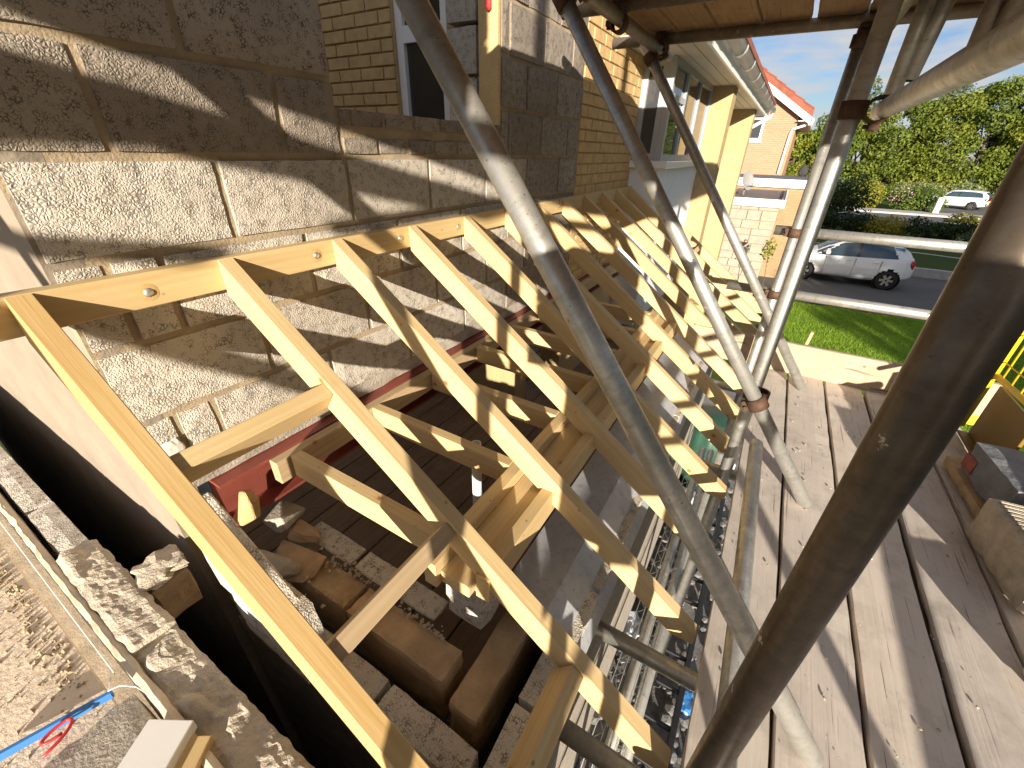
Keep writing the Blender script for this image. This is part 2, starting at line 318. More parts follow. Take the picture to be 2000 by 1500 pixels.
def chunk(sx, sy, sz, seed, sub=3, rough_=.3, flat=.75):
    bm = bmesh.new(); bmesh.ops.create_icosphere(bm, subdivisions=sub, radius=1)
    for v in bm.verts:
        p = v.co.copy(); m = max(abs(p.x), abs(p.y), abs(p.z)); q = p.lerp(p/m, flat)
        q *= 1+rough_*.5*noise.noise(p*1.3+Vector((seed*7.1, 0, seed)))+rough_*.35*noise.noise(p*4+Vector((0, seed*3.3, 0)))
        v.co = Vector((q.x*sx/2, q.y*sy/2, q.z*sz/2))
    return frombm('chunk', bm)
def ground_sheet(name, x0, x1, y0, y1, z, mat, nx=1, ny=1, amp=0, sc=1, kind='structure'):
    v = []; f = []
    for i in range(nx+1):
        for k_ in range(ny+1):
            x = x0+(x1-x0)*i/nx; y = y0+(y1-y0)*k_/ny
            v.append((x, y, z+(amp*noise.noise(Vector((x*sc, y*sc, 3))) if amp else 0)))
    f = [(i*(ny+1)+k_, (i+1)*(ny+1)+k_, (i+1)*(ny+1)+k_+1, i*(ny+1)+k_+1) for i in range(nx) for k_ in range(ny)]
    return P(name, mesh(name, v, f, amp > 0), mat, kind=kind)

# ------------------------------------------------------------------ the setting
ground_sheet('ground', -400, 900, -500, 500, -.03, 'verge')
ground_sheet('lawn', 7.6, 14.6, -14, -1.75, 0, 'lawn', 40, 50, .05, .9)
ground_sheet('site_ground', -6, 7.6, -14, 6, -.0, 'rubble', 70, 100, .05, 2.2)
ground_sheet('driveway', 14.6, 20.6, -40, 9, .004, 'asphalt')
ground_sheet('road', 37.5, 45.5, -120, 120, .006, 'asphalt')
ground_sheet('pavement', 45.5, 48.5, -120, 120, .09, 'concrete')
P('kerb', boxes([(20.6, 20.8, -40, -2, -.05, .30), (37.3, 37.5, -120, 120, -.05, .1), (45.4, 45.52, -120, 120, -.05, .12)]), 'concrete', kind='structure')
ground_sheet('garden_bed', 21, 30, -30, 30, .03, 'verge', 30, 60, .08, .7)
ground_sheet('driveway_far', 48.5, 63, -21, -11.8, .10, 'asphalt')

# ------------------------------------------------------------------ block wall of the extension
def zz(z): return z+H
wall = T('block_wall', 'grey concrete block wall with window opening above the bolted timber ledger', 'wall', (0.27, 0, zz(-1)))
rows = [1.54, 1.315, 1.09, .865, .64, .415, .19, -.035, -.26, -.485, -.71, -.935]
JT = .016
seed = 0
def block(x0, x1, z0, z1, parent, y0=-.004, y1=.10, mat='block', nm='block'):
    global seed; seed += 1
    dy = random.uniform(-.003, .003)
    me = rough(x0-(x0+x1)/2+JT/2, (x1-x0)/2-JT/2, y0-(y0+y1)/2, (y1-y0)/2, -(z1-z0)/2+JT/2, (z1-z0)/2-JT/2, .045, .0035, seed)
    return P(nm, me, mat, parent, ((x0+x1)/2, (y0+y1)/2+dy, zz((z0+z1)/2)))
def rowof(z1, z0, starts, x0, x1, parent=wall):
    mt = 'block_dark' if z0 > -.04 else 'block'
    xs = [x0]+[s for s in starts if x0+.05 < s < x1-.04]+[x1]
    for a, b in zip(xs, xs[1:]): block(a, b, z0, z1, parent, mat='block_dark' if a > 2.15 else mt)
for i, (zt, zb) in enumerate(zip(rows, rows[1:])):
    odd = (i+1) % 2
    js = [.705+.45*k for k in range(8)] if not odd else [.48+.45*k for k in range(8)]
    if i == 8: js = [.378, .492]+[.93+.45*k for k in range(8)]
    if i == 10: js = [.378, .488]+[.93+.45*k for k in range(8)]
    if zt > .15:                                  # beside the opening
        if i == 6: js = [.48, .93]
        rowof(zt, zb, js, .27, 1.15)
        rowof(zt, zb, [2.28+.39*k if odd else 2.47+.39*k for k in range(4)], 2.20, 3.262)
    else: rowof(zt, zb, js, .27, 3.262)
for zt, zb, st in ((.122, .052, .0), (.036, -.035, .12)):        # sill made of small units
    x = 1.15
    e = [1.15]+[1.15+.05+st+.165*k for k in range(8) if 1.15+.05+st+.165*k < 2.15]+[2.20]
    for a, b in zip(e, e[1:]):
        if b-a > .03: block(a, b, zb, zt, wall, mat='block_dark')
P('mortar', boxes([(.272, 1.148, .006, .094, zz(-.93), zz(1.53)), (1.148, 2.202, .006, .094, zz(-.93), zz(.112)), (2.202, 3.26, .006, .094, zz(-.93), zz(1.53))]), 'mortar', wall)
# return of the wall, cream render, seen past its left end
ret = T('rendered_return_wall', 'cream rendered return wall at the left end of the block wall', 'wall', (.27, .1, zz(-1.5)))
P('render_face', rough(.268, .36, .004, 5.0, zz(-3.69), zz(1.6), .12, .003, 3, .004), 'render', ret)
# ------------------------------------------------------------------ steel beam and the ceiling timbers
beam = T('steel_beam', 'red oxide painted steel beam carrying the block wall', 'beam', (.40, .03, zz(-1.15)))
bp = boxes([(.40, 5.6, -.045, .12, zz(-1.012), zz(-1.0)), (.40, 5.6, .03, .038, zz(-1.18), zz(-1.012)), (.40, 5.6, -.045, .12, zz(-1.192), zz(-1.18))])
P('web_and_flanges', bp, 'red_oxide', beam)
P('packing_mortar', rough(.30, 3.26, .0, .1, zz(-1.0), zz(-.925), .08, .006, 5, .004), 'mortar_grey', wall)

frame = T('ceiling_joist_frame', 'pale pine ceiling joists nailed between the steel beam and front wall plate', 'joist frame', (.6, -.45, zz(-1.1)))
def timber(name, p0, p1, w, d, parent, mat='pine', upv=(0, 0, 1), b=.0025):
    L = (Vector(p1)-Vector(p0)).length
    return P(name, cbox(0, L, -w/2, w/2, -d, 0, b), mat, parent, mw=along(p0, p1, upv))
timber('wall_plate', (.57, -.070, zz(-1.005)), (5.0, -.070, zz(-1.005)), .045, .095, frame, 'pine_dull')
for k in range(7):
    x = .625+.3925*k+.022
    timber('joist', (x, -.094, zz(-1.003)), (x, -.80, zz(-1.008)), .045, .095, frame)
timber('trimmer', (.55, -.822, zz(-1.012)), (3.15, -.822, zz(-1.012)), .045, .095, frame)
timber('wall_plate', (.57, -.895, zz(-1.055)), (3.2, -.895, zz(-1.055)), .10, .045, frame)
timber('trimmer', (.60, -.968, zz(-1.03)), (3.1, -.968, zz(-1.03)), .045, .095, frame)
timber('plate_offcut', (.40, -.155, zz(-1.04)), (.62, -.075, zz(-1.03)), .05, .09, frame, 'pine_dull') if False else None

# ------------------------------------------------------------------ lean-to roof frame
roof = T('roof_frame', 'pale pine lean-to rafters fixed to a bolted ledger on the block wall', 'roof frame', (.2, -.03, zz(-.4)))
led = timber('ledger', (.135, -.0245, zz(-.295)), (5.06, -.0245, zz(-.295)), .045, .088, roof)
bolt = lathe([(0, -.004), (.008, -.004), (.010, -.002), (.010, 0), (.015, .0005), (.015, .004)], 16)
hole = lathe([(.012, .0), (.023, .001)], 20)
for x, z in ((.425, -.345), (.93, -.338), (1.34, -.338), (1.74, -.338), (2.33, -.338), (2.9, -.338), (3.7, -.338)):
    P('bolt', bolt, 'galv', led, mw=axes((x, -.0485, zz(z)), (0, 1, 0), (1, 0, 0), (0, 0, -1)))
    P('counterbore', hole, 'pine_orange', led, mw=axes((x, -.0485, zz(z)), (0, 1, 0), (1, 0, 0), (0, 0, -1)))
TAN = .73; sl = math.atan(TAN); PL = .104
ex = Vector((0, -math.cos(sl), -math.sin(sl))); ez = Vector((0, -math.sin(sl), math.cos(sl)))
o0 = Vector((0, -.047, -.295))
def loc2(y, z):
    d = Vector((0, y, z))-o0; return (d.dot(ex), d.dot(ez))
yt = -1.54; zt = -.295-TAN*(-.047-yt)
yb = -.047-((.295+PL)*-1-(zt-.05))/TAN
prof = [loc2(-.047, -.295), loc2(yt, zt), loc2(yt, zt-.048), loc2(yb, zt-.048), loc2(-.047, -.295-PL)]
raft_me = prism(prof, .045, .002)
yt0 = -1.44; zt0 = -.295-TAN*(-.047-yt0)
RX = [.18]+[.61+.3925*k for k in range(12)]
for i, x in enumerate(RX):
    me = raft_me.copy() if i < 2 else raft_me
    ox = x
    P('rafter', me, 'pine_orange' if i == 0 else 'pine', roof, mw=axes((ox+.045, -.047, zz(-.295)), ex, (-1, 0, 0), ez))
def nog(y, x0, x1, d=.09, w=.045, mat='pine', drop=.012):
    z = -.295-TAN*(-.047-y)-drop
    L = x1-x0
    P('noggin', cbox(0, L, -w/2, w/2, -d, 0, .002), mat, roof, mw=axes((x0, y, zz(z)), (1, 0, 0), -ex, ez))
nog(-.445, .226, .609); nog(-.865, .226, .609, mat='pine_dull'); nog(-1.27, .226, .609)
nog(-.78, RX[11]+.046, RX[12]-.001); nog(-.40, RX[11]+.046, RX[12]-.001)

# ------------------------------------------------------------------ cavity walls under the roof
cav = T('cavity_wall', 'half built cavity wall of grey blocks under the lean-to roof', 'wall', (.35, -.6, 0))
def wblock(x0, x1, y0, y1, z0, z1, parent, mat='block', nm='block', j=.005):
    global seed; seed += 1
    g = .006
    cap = nm == 'capped_block'
    return P(nm, rough(-(x1-x0)/2+g, (x1-x0)/2-g, -(y1-y0)/2+g, (y1-y0)/2-g, 0, z1-z0-g, .018 if cap else .05, j, seed, .004 if cap else .002), mat, parent, ((x0+x1)/2, (y0+y1)/2, zz(z0)))
for y1, y0 in ((-.05, -.36), (-.36, -.80), (-.80, -1.12)): wblock(.285, .385, y0, y1, -1.565, -1.345, cav)          # outer leaf of the end wall
for x0, x1 in ((.285, .53), (.53, .97), (.97, 1.41), (1.41, 1.85), (1.85, 2.29), (2.29, 2.73), (2.73, 3.17)): wblock(x0, x1, -1.225, -1.125, -1.585, -1.352, cav)
for y1, y0 in ((-.16, -.50), (-.50, -.93)): wblock(.445, .565, y0, y1, -1.60, -1.36, cav, 'mortar_brown', 'capped_block', .005)
for x0, x1 in ((.42, .86), (.86, 1.3)): wblock(x0, x1, -1.07, -.955, -1.60, -1.375, cav, 'mortar_brown', 'capped_block', .005)
for y1, y0 in ((-.12, -.40), (-.405, -.62), (-.625, -.80)): wblock(.566, .660, y0, y1, -1.36, -1.335 if y1 < -.2 else -1.335, cav, 'block', 'block_slip', .004)
lower = [(.29, .38, -1.22, -.05, zz(-3.7), zz(-1.57)), (.39, 5.0, -1.22, -1.13, zz(-3.7), zz(-1.60)), (.455, .555, -1.06, -.1, zz(-3.7), zz(-1.605)), (.556, 1.3, -1.06, -.96, zz(-3.7), zz(-1.605))]
P('lower_courses', boxes(lower), 'mortar_grey', cav)
# block piers closing the far side of the lintel
for z in range(9): wblock(3.2, 3.64, -1.07, -.955, -3.7+z*.235, -3.7+(z+1)*.235, cav)
up_b = wblock(.615, .80, -.955, -.79, -1.36, -1.11, cav, 'block', 'padstone', .012)
wedge = prism([(0, 0), (0, .21), (.34, -.03), (.34, -.10), (.02, -.10)], .075, .006)
P('raked_block', wedge, 'block', cav, mw=axes((.315, -.25, zz(-1.05)), (0, -1, 0), (-1, 0, 0), (0, 0, 1)))
wblock(.235, .335, -.62, -.30, -1.345, -1.06, cav)
lint = T('steel_lintel', 'grey galvanised steel cavity lintel beneath the rafter tails', 'lintel', (.74, -1.05, zz(-1.4)))
lp = [(-.935, -1.30), (-1.095, -1.305), (-1.235, -1.46), (-1.26, -1.463), (-1.26, -1.459), (-1.238, -1.455), (-1.10, -1.300), (-.935, -1.296)]
v = []; f = []
pr2 = [(-.935, -1.345), (-.935, -1.297), (-1.10, -1.300), (-1.175, -1.352), (-1.245, -1.43), (-1.245, -1.445), (-1.17, -1.375), (-1.09, -1.345)]
bm = bmesh.new(); a = [bm.verts.new((.74, y, zz(z))) for y, z in pr2]; c_ = [bm.verts.new((3.6, y, zz(z))) for y, z in pr2]
bm.faces.new(a); bm.faces.new(c_[::-1])
for i in range(len(pr2)): bm.faces.new((a[i], c_[i], c_[(i+1) % len(pr2)], a[(i+1) % len(pr2)]))
P('lintel_profile', frombm('lintel', bm), 'lintel', lint)
P('end_plate', boxes([(.728, .74, -1.245, -1.175, zz(-1.47), zz(-1.36))]), 'galv', lint)
# inside floor of boards, seen between the joists
stg = T('staging_floor', 'dark dusty boards lying below the ceiling joists', 'floor boards', (1, -.5, zz(-2.2)))
for k in range(9):
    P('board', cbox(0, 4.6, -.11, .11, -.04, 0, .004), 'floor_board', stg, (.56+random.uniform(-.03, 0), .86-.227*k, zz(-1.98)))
P('bearer', boxes([(.9, .98, -.95, -.02, zz(-2.13), zz(-2.02)), (3.0, 3.08, -.95, -.02, zz(-2.13), zz(-2.02))]), 'pine_dull', stg)
tag(P('waste_pipe', tube_me(.9, .022), 'pipe_white', None, mw=along((1.16, -.55, zz(-2.0)), (1.16, -.55, zz(-1.2)), (0, 1, 0))), 'white plastic waste pipe standing up between the joists', 'pipe')
def thing_chunk(name, label, sx, sy, sz, loc, rot, seed, mat='block', rg=.3, flat=.8, group=None):
    q = random.Random(seed*17+3); bm = bmesh.new()
    for _ in range(22):
        p = Vector([q.uniform(-1, 1) for _ in range(3)]); m = max(abs(t) for t in p); p = p.lerp(p/m, flat)
        bm.verts.new((p.x*sx/2, p.y*sy/2, p.z*sz/2))
    hu = bmesh.ops.convex_hull(bm, input=list(bm.verts)); bmesh.ops.delete(bm, geom=[g for g in hu['geom_interior'] if isinstance(g, bmesh.types.BMVert)], context='VERTS')
    bmesh.ops.bevel(bm, geom=list(bm.edges), offset=.003, segments=1, affect='EDGES')
    o = P(name, frombm('hull', bm), mat, None, (loc[0], loc[1], zz(loc[2])))
    o.rotation_euler = rot; tag(o, label, 'rubble', group); return o
thing_chunk('broken_brick', 'orange broken brick standing against the red steel beam', .06, .07, .15, (.455, -.055, -1.13), (.1, .2, .3), 1, 'brick_y')
thing_chunk('broken_block', 'rounded lump of grey block below the orange broken brick', .10, .20, .09, (.40, -.20, -1.30), (.1, -.3, .2), 2, 'mortar_grey', .2, .4)
thing_chunk('broken_block', 'squared block offcut under the end of the nearest joist', .12, .11, .08, (.55, -.075, -1.26), (0, .1, .3), 3, 'mortar_grey', .15, .9)
thing_chunk('broken_block', 'flat brown stone beside the block slips on the cavity wall', .09, .12, .05, (.57, -.16, -1.31), (.1, .1, .6), 4, 'mortar_brown', .2, .9)
thing_chunk('mortar_lump', 'crumbled brown mortar heap beside the raked block', .14, .22, .05, (.47, -.22, -1.345), (0, 0, .2), 5, 'mortar_brown', .7, .3)
v, f = [], []
for i in range(150):
    if i < 90: x, y, z = .555+random.gauss(0, .012), random.uniform(-.85, -.3), -1.352
    elif i < 170: x, y, z = random.uniform(.4, .6), random.uniform(-.45, -.1), -1.34
    else: x, y, z = random.uniform(1.0, 2.4), random.uniform(-.75, -.2), -1.975
    s = random.uniform(.003, .010); n = len(v); rz = random.random()*3
    for a, b, c_ in ((1,0,0),(-1,0,0),(0,1,0),(0,-1,0),(0,0,1),(0,0,-.6)):
        a *= random.uniform(.6, 1.3); b *= random.uniform(.6, 1.3)
        v.append((x+s*(a*math.cos(rz)-b*math.sin(rz)), y+s*(a*math.sin(rz)+b*math.cos(rz)), zz(z)+s*c_*.8))
    f += [(n, n+2, n+4), (n+2, n+1, n+4), (n+1, n+3, n+4), (n+3, n, n+4), (n+2, n, n+5), (n+1, n+2, n+5), (n+3, n+1, n+5), (n, n+3, n+5)]
tag(P('mortar_crumbs', mesh('crumbs', v, f), 'mortar_bed', kind='stuff'), 'pale crumbs scattered along the cavity wall tops', 'crumbs')

# ------------------------------------------------------------------ end wall at the lower left with loose mortar on top
ew = T('end_wall', 'rough block end wall topped with loose mortar at the lower left', 'wall', (.05, -.3, zz(-1.4)))
WZ = -1.15
for k, (y1, y0) in enumerate(((5.0, 3.3), (3.3, 1.5), (1.5, 1.05), (1.05, .60), (.60, .13), (.13, -.27), (-.27, -.70), (-.70, -1.13), (-1.13, -1.5))):
    wblock(.022, .112, y0, y1, WZ-.22, WZ-(.02 if k > 5 else 0), ew)
v, f = [], []                                             # lumpy mortar bed
NX, NY = 14, 340
for i in range(NX+1):
    for k in range(NY+1):
        x = .014+.102*i/NX; y = .25-1.65*k/NY
        h = .008+.007*noise.noise(Vector((x*26, y*12, 1)))+.0035*noise.noise(Vector((x*70, y*55, 5)))+.0015*noise.noise(Vector((x*190, y*170, 5)))
        lump = max(0, noise.noise(Vector((x*13+5, y*7.5, 9)))-.28)*.07
        e = min(1, min(i, NX-i)/2.0)
        ste = -.02 if y < -.27 else 0
        v.append((x+.006*noise.noise(Vector((x*40, y*30, 2))), y, zz(WZ+ste-.012+e*(max(h, -.008)+lump)+.006)))
f = [(i*(NY+1)+k, (i+1)*(NY+1)+k, (i+1)*(NY+1)+k+1, i*(NY+1)+k+1) for i in range(NX) for k in range(NY)]
P('mortar_bed', mesh('bed', v, f), 'mortar_bed', ew)
P('insulation_board', rough(-.012, .018, -1.5, 4.5, zz(-1.9), zz(WZ-.006), .04, .005, 8, .003), 'insulation', ew)
P('lower_courses', boxes([(.024, .11, -1.5, 5.0, zz(-3.7), zz(WZ-.22)), (-1.0, .02, -1.5, 5.0, zz(-3.7), zz(-1.92))]), 'mortar_grey', ew)
hb = wblock(.112, .235, -.12, .02, -1.33, -1.16, ew, 'mortar_brown', 'return_block', .01)
P('mortar_bed', chunk(.12, .13, .04, 11, 3, .8, .6), 'mortar_bed', ew, (.172, -.05, zz(-1.155)))
# second leaf and the dusty board left of it
ply = P('dusty_board', rough(-.95, -.052, -1.2, 4.0, zz(-1.19), zz(-1.165), .10, .003, 6, .002), 'dust'); tag(ply, 'dusty plywood board covered with mortar crumbs in the lower left corner', 'board')
v, f = [], []
for i in range(1500):
    x = random.uniform(-.5, -.06); y = random.uniform(-.7, .9); s = random.choice((.001, .0013, .0018, .0025, .004)) * random.uniform(.7, 1.5)
    if i < 350: x = -.07-abs(random.gauss(0, .03)); y = random.uniform(-.25, .6); s *= 1.5
    n = len(v); rz = random.random()*3
    for a, b, c_ in ((1.4,0,0),(-1.4,0,0),(0,1,0),(0,-1,0),(0,0,1.2)):
        a *= random.uniform(.6, 1.3); b *= random.uniform(.6, 1.3)
        v.append((x+s*(a*math.cos(rz)-b*math.sin(rz)), y+s*(a*math.sin(rz)+b*math.cos(rz)), zz(-1.1655)+s*c_))
    f += [(n, n+2, n+4), (n+2, n+1, n+4), (n+1, n+3, n+4), (n+3, n, n+4)]
tag(P('mortar_crumbs', mesh('crumbs2', v, f), 'mortar', kind='stuff'), 'tan mortar crumbs strewn over the dusty plywood board', 'crumbs')
tag(P('rough_block', rough(-.30, -.018, -1.0, -.375, zz(-1.38), zz(-1.158), .035, .006, 9, .003), 'mortar_grey'), 'rough grey concrete block under the blue level at the lower left', 'block')
wt = P('painted_batten', cbox(0, .42, -.05, .05, -.03, 0, .002), 'white_paint', None, mw=along((.0, -.545, zz(-1.12)), (-.30, -.72, zz(-1.115)))); tag(wt, 'white painted batten lying across the lower left block', 'batten')
bt = P('timber_offcut', cbox(0, .4, -.04, .04, -.04, 0, .002), 'pine', None, mw=along((.01, -.60, zz(-1.145)), (-.30, -.80, zz(-1.15)))); tag(bt, 'short pine offcut underneath the white painted batten', 'timber')
lv = T('line_level', 'slim blue plastic builders level tied with white string', 'tool', (-.04, -.36, zz(-1.15)))
P('body', cbox(0, .22, -.006, .006, -.02, .0, .002), 'blue_plastic', lv, mw=along((-.046, -.352, zz(-1.135)), (-.215, -.30, zz(-1.13))))
P('cord', sweep([(-.05, -.35, zz(-1.13)), (-.03, -.365, zz(-1.125)), (-.012, -.39, zz(-1.135)), (-.004, -.42, zz(-1.15))], .0012), 'string', lv)
P('cord', sweep([(-.048, -.35, zz(-1.13)), (-.034, -.30, zz(-1.15)), (-.028, -.27, zz(-1.16))], .0009), 'string', lv)
rl = []
for i in range(20): t = i/19; rl.append((-.135-.03*math.sin(t*6.3)-.09*max(0, t-.6), -.355-.012*math.cos(t*6.3)-.05*max(0, t-.6), zz(-1.128)))
tag(P('red_tape', sweep(rl, .0035), 'red_plastic'), 'looped red plastic strap lying beside the blue level', 'strap')
tag(P('string_line', sweep([(-.026, y*.05, zz(-1.150)) for y in (-6, 20, 60)], .0013), 'string'), 'white string line stretched along the rough end wall', 'string')

# ------------------------------------------------------------------ scaffold
TR = .029
scf = T('scaffolding', 'galvanised scaffold of upright, sloping and level poles joined by rusty couplers', 'scaffold', (2.0, -1.55, 0))
def tube(name, p0, p1, mat='galv', R=TR):
    p0 = Vector((p0[0], p0[1], zz(p0[2]))); p1 = Vector((p1[0], p1[1], zz(p1[2])))
    upv = (0, 1, 0) if abs((p1-p0).normalized().z) > .95 else (0, 0, 1)
    return P(name, tube_me((p1-p0).length, R), mat, scf, mw=along(p0, p1, upv))
half = lathe([(TR+.001, -.026), (TR+.011, -.026), (TR+.011, .026), (TR+.001, .026)], 20)
flange = cbox(-.024, .024, TR+.006, TR+.030, -.012, .012, .003)
nut = lathe([(0, 0), (.013, 0), (.013, .014), (.007, .014), (.007, .045), (0, .045)], 6, False)
def coupler(p, ax1, ax2, off, mat='rust'):
    p = Vector((p[0], p[1], zz(p[2]))); ax1 = Vector(ax1).normalized(); ax2 = Vector(ax2).normalized(); off = Vector(off).normalized()
    b1 = P('coupler', half, mat, scf, mw=axes(p, ax1, off, ax1.cross(off)))
    q = p+off*(2*TR+.008)
    y2 = (off-ax2*off.dot(ax2)).normalized()
    P('coupler_half', half, mat, b1, mw=axes(q, ax2, y2, ax2.cross(y2)))
    s1 = ax1.cross(off).normalized()
    P('coupler_lug', flange, mat, b1, mw=axes(p, ax1, s1, ax1.cross(s1)))
    s2 = ax2.cross(y2).normalized()
    P('coupler_lug', flange, mat, b1, mw=axes(q, ax2, s2, ax2.cross(s2)))
    for c_, s, ax in ((p, s1, ax1), (q, s2, ax2)):
        t = ax.cross(s); P('bolt', nut, mat, b1, mw=axes(c_+s*(TR+.018)-t*.02, t, ax, t.cross(ax)))
# uprights along the inner edge
V1 = (2.0, -1.517); V2 = (3.2, -1.515); FG = (.5, -1.57)
tube('standard', (*FG, -3.7), (*FG, 2.2), 'pole_shaded')  # darker galvanised colour carries part of this pole's shade
tube('standard', (*V1, -3.7), (*V1, 2.2)); tube('standard', (*V2, -3.7), (*V2, .66))
tube('standard', (-1.0, -1.57, -3.7), (-1.0, -1.57, 2.2))
for x in (-1.0, .45, 1.9): tube('standard', (x, -2.85, -3.7), (x, -2.85, 2.2)) if x < .4 else None
# sloping braces, feet on the boards, heads under the upper lift
BD = Vector((0, 1.33, 1.815))
for x in (.815, 1.865, 3.09):
    a = Vector((x, -1.85, -1.355)); b = a+BD*1.06
    tube('brace', a, b)
    coupler(Vector((x, -1.85, -1.355))+BD*1.02, BD, (1, 0, 0), (0, -.8, .6))
coupler(Vector((1.865, -1.85, -1.355))+BD*.235, BD, (0, 0, 1), (1, 0, .05), 'rust_light')
# upper lift
tube('ledger_pole', (-2.6, -.515, .545), (3.42, -.515, .545), 'galv_old')
tube('ledger_pole', (-2.6, -1.60, .545), (3.42, -1.60, .545), 'galv_old')
for x in (-1.78, -1.83, -.6, .9, 2.42, 3.17): tube('transom', (x, -.22 if x > 1.5 else -.3, .575+.02), (x, -2.75, .575+.02), 'galv_old')
for x in (2.42, 3.17): coupler((x, -.515, .595), (0, 1, 0), (1, 0, 0), (0, 0, -1))
coupler((3.2, -1.515, .52), (0, 0, 1), (0, 1, 0), (-1, 0, 0))
tube('transom', (-2.6, -.9, .425), (-2.6, -1.42, .425))
for x in (-.51, -1.62):
    a = Vector((x, -1.85, -1.355)); tube('brace', a, a+BD*1.06)
# hand rails
tube('guard_rail', (.2, -1.60, .132), (2.14, -1.605, .147), 'galv')
coupler((2.0, -1.517, .14), (0, 0, 1), (1, 0, 0), (0, -1, 0))
tube('guard_rail', (3.26, -1.40, -.405), (3.26, -2.9, -.405)); tube('guard_rail', (3.26, -1.22, -.79), (3.26, -2.9, -.79))
coupler((3.2, -1.515, -.405), (0, 0, 1), (0, 1, 0), (1, 0, 0), 'rust_light'); coupler((3.2, -1.515, -.79), (0, 0, 1), (0, 1, 0), (1, 0, 0), 'rust_light')
tube('guard_rail', (-3.0, -2.72, -1.08), (2.3, -2.72, -1.08)); tube('guard_rail', (-3.0, -2.72, -.45), (1.2, -2.72, -.45))
# short poles hanging behind the near hand rail
tube('puncheon', (2.6, -1.665, .66), (2.6, -1.665, .235)); tube('puncheon', (2.62, -1.735, .68), (2.6, -1.70, .28))
tube('puncheon', (2.6, -1.855, .68), (2.6, -1.865, .36), 'galv_old'); tube('puncheon', (2.5, -1.93, .68), (2.6, -1.905, .40), 'galv_old')
# supports under the walking boards and the inside ledger pole
tube('ledger_pole', (-2.0, -1.62, -1.43), (3.6, -1.62, -1.43), 'galv'); tube('ledger_pole', (-2.0, -2.60, -1.45), (3.6, -2.60, -1.45))
for x in (-.6, .59, .93, 2.1, 3.15): tube('transom', (x, -1.17, -1.50), (x, -2.75, -1.50))
tube('spare_pole', (.35, -1.40, -2.35), (3.9, -1.38, -2.6)); tube('spare_pole', (.35, -1.47, -2.36), (3.9, -1.455, -2.6))
tube('inner_pole', (.2, -1.655, -1.305), (2.02, -1.605, -1.22))
# boards of the working platform
EDG = [(-1.566, -1.759), (-1.769, -1.977), (-1.991, -2.199), (-2.219, -2.430), (-2.442, -2.655)]
lbl = ['inner narrow weathered scaffold board beside the rafter tails', 'weathered scaffold board carrying the feet of the sloping poles', 'third weathered scaffold board out from the rafter tails', 'fourth weathered scaffold board crossed by pole shadows', 'outer weathered scaffold board under the loose blocks']
for (y1, y0), lb in zip(EDG, lbl):
    e = random.uniform(-.02, .02); dz = random.uniform(-.004, .003)
    b = P('scaffold_board', rough(0, 5.3, -(y1-y0)/2, (y1-y0)/2, -.038, 0, .08, .0035, random.random()*9, .001), 'scaffold_board', None, (-1.95+e, (y0+y1)/2, zz(-1.36+dz)))
    tag(b, lb, 'scaffold board', 'boards of the working platform')
for y_ in (-1.764, -1.984, -2.209, -2.436): P('gap_shade_board', cbox(-1.9, 3.3, y_-.07, y_+.07, zz(-1.398-.036), zz(-1.402), .002), 'floor_board', scf)  # dark boards added below the gaps to stand in for shade
tb = P('toe_board', rough(0, 1.75, -.0225, .0225, 0, .225, .07, .003, 4, .001), 'toe_board', None, mw=axes((3.36, -1.06, zz(-1.37)), (0, -1, 0), (1, 0, 0), (0, 0, 1))); tag(tb, 'pale toe board standing across the far end of the platform', 'toe board')
# boards of the upper lift
UE = [(-.42, -.600), (-.610, -.815), (-.825, -1.040), (-1.048, -1.270), (-1.292, -1.500), (-1.508, -1.725), (-1.735, -1.95), (-1.962, -2.18), (-2.19, -2.41), (-2.42, -2.64)]
un = ['nearest the house', 'second from the house', 'third from the house', 'fourth from the house', 'fifth from the house', 'sixth from the house', 'seventh from the house', 'eighth from the house', 'ninth from the house', 'outermost']
for k, ((y1, y0), nm) in enumerate(zip(UE, un)):
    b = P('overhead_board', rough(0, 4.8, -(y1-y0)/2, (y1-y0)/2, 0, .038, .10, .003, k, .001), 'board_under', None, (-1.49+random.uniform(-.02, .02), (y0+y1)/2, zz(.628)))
    tag(b, 'overhead scaffold board on the upper lift, '+nm, 'scaffold board', 'boards of the upper lift')
for k, ((y1, y0), nm) in enumerate(zip(UE, un)):
    if k > 6: break
    L_ = .9 if k < 4 else .22
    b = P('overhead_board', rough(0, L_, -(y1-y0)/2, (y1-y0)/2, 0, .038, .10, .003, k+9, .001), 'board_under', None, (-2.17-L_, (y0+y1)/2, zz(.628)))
    tag(b, 'short overhead board behind the camera on the upper lift, '+nm, 'scaffold board', 'short boards of the upper lift')

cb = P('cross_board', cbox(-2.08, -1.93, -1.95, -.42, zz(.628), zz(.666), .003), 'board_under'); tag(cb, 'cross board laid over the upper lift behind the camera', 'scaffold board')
# ------------------------------------------------------------------ loose blocks on the platform
def lblock(label, sx, sy, sz, loc, rot, mat='block', sd=1, j=.008):
    o = P('concrete_block', rough(-sx/2, sx/2, -sy/2, sy/2, 0, sz, .05, j, sd, .003), mat, None, (loc[0], loc[1], zz(loc[2]))); o.rotation_euler = rot
    return tag(o, label, 'block', 'loose blocks on the platform')
lblock('brown block lying flat under the dark topped block', .50, .20, .06, (2.34, -2.57, -1.358), (0, 0, .06), 'mortar_brown', 32)
tb_ = lblock('dark topped block with a red mark, farthest on the platform', .38, .215, .16, (2.31, -2.60, -1.298), (0, 0, .10), 'block_shaded', 31)  # dark grey colour stands in for shade on this block
WM[tb_.name] = Matrix.Translation(tb_.location) @ tb_.rotation_euler.to_matrix().to_4x4()
P('red_mark', cbox(.08, .17, .108, .1125, .03, .10, 0), 'chalk_red', tb_, mw=WM[tb_.name])
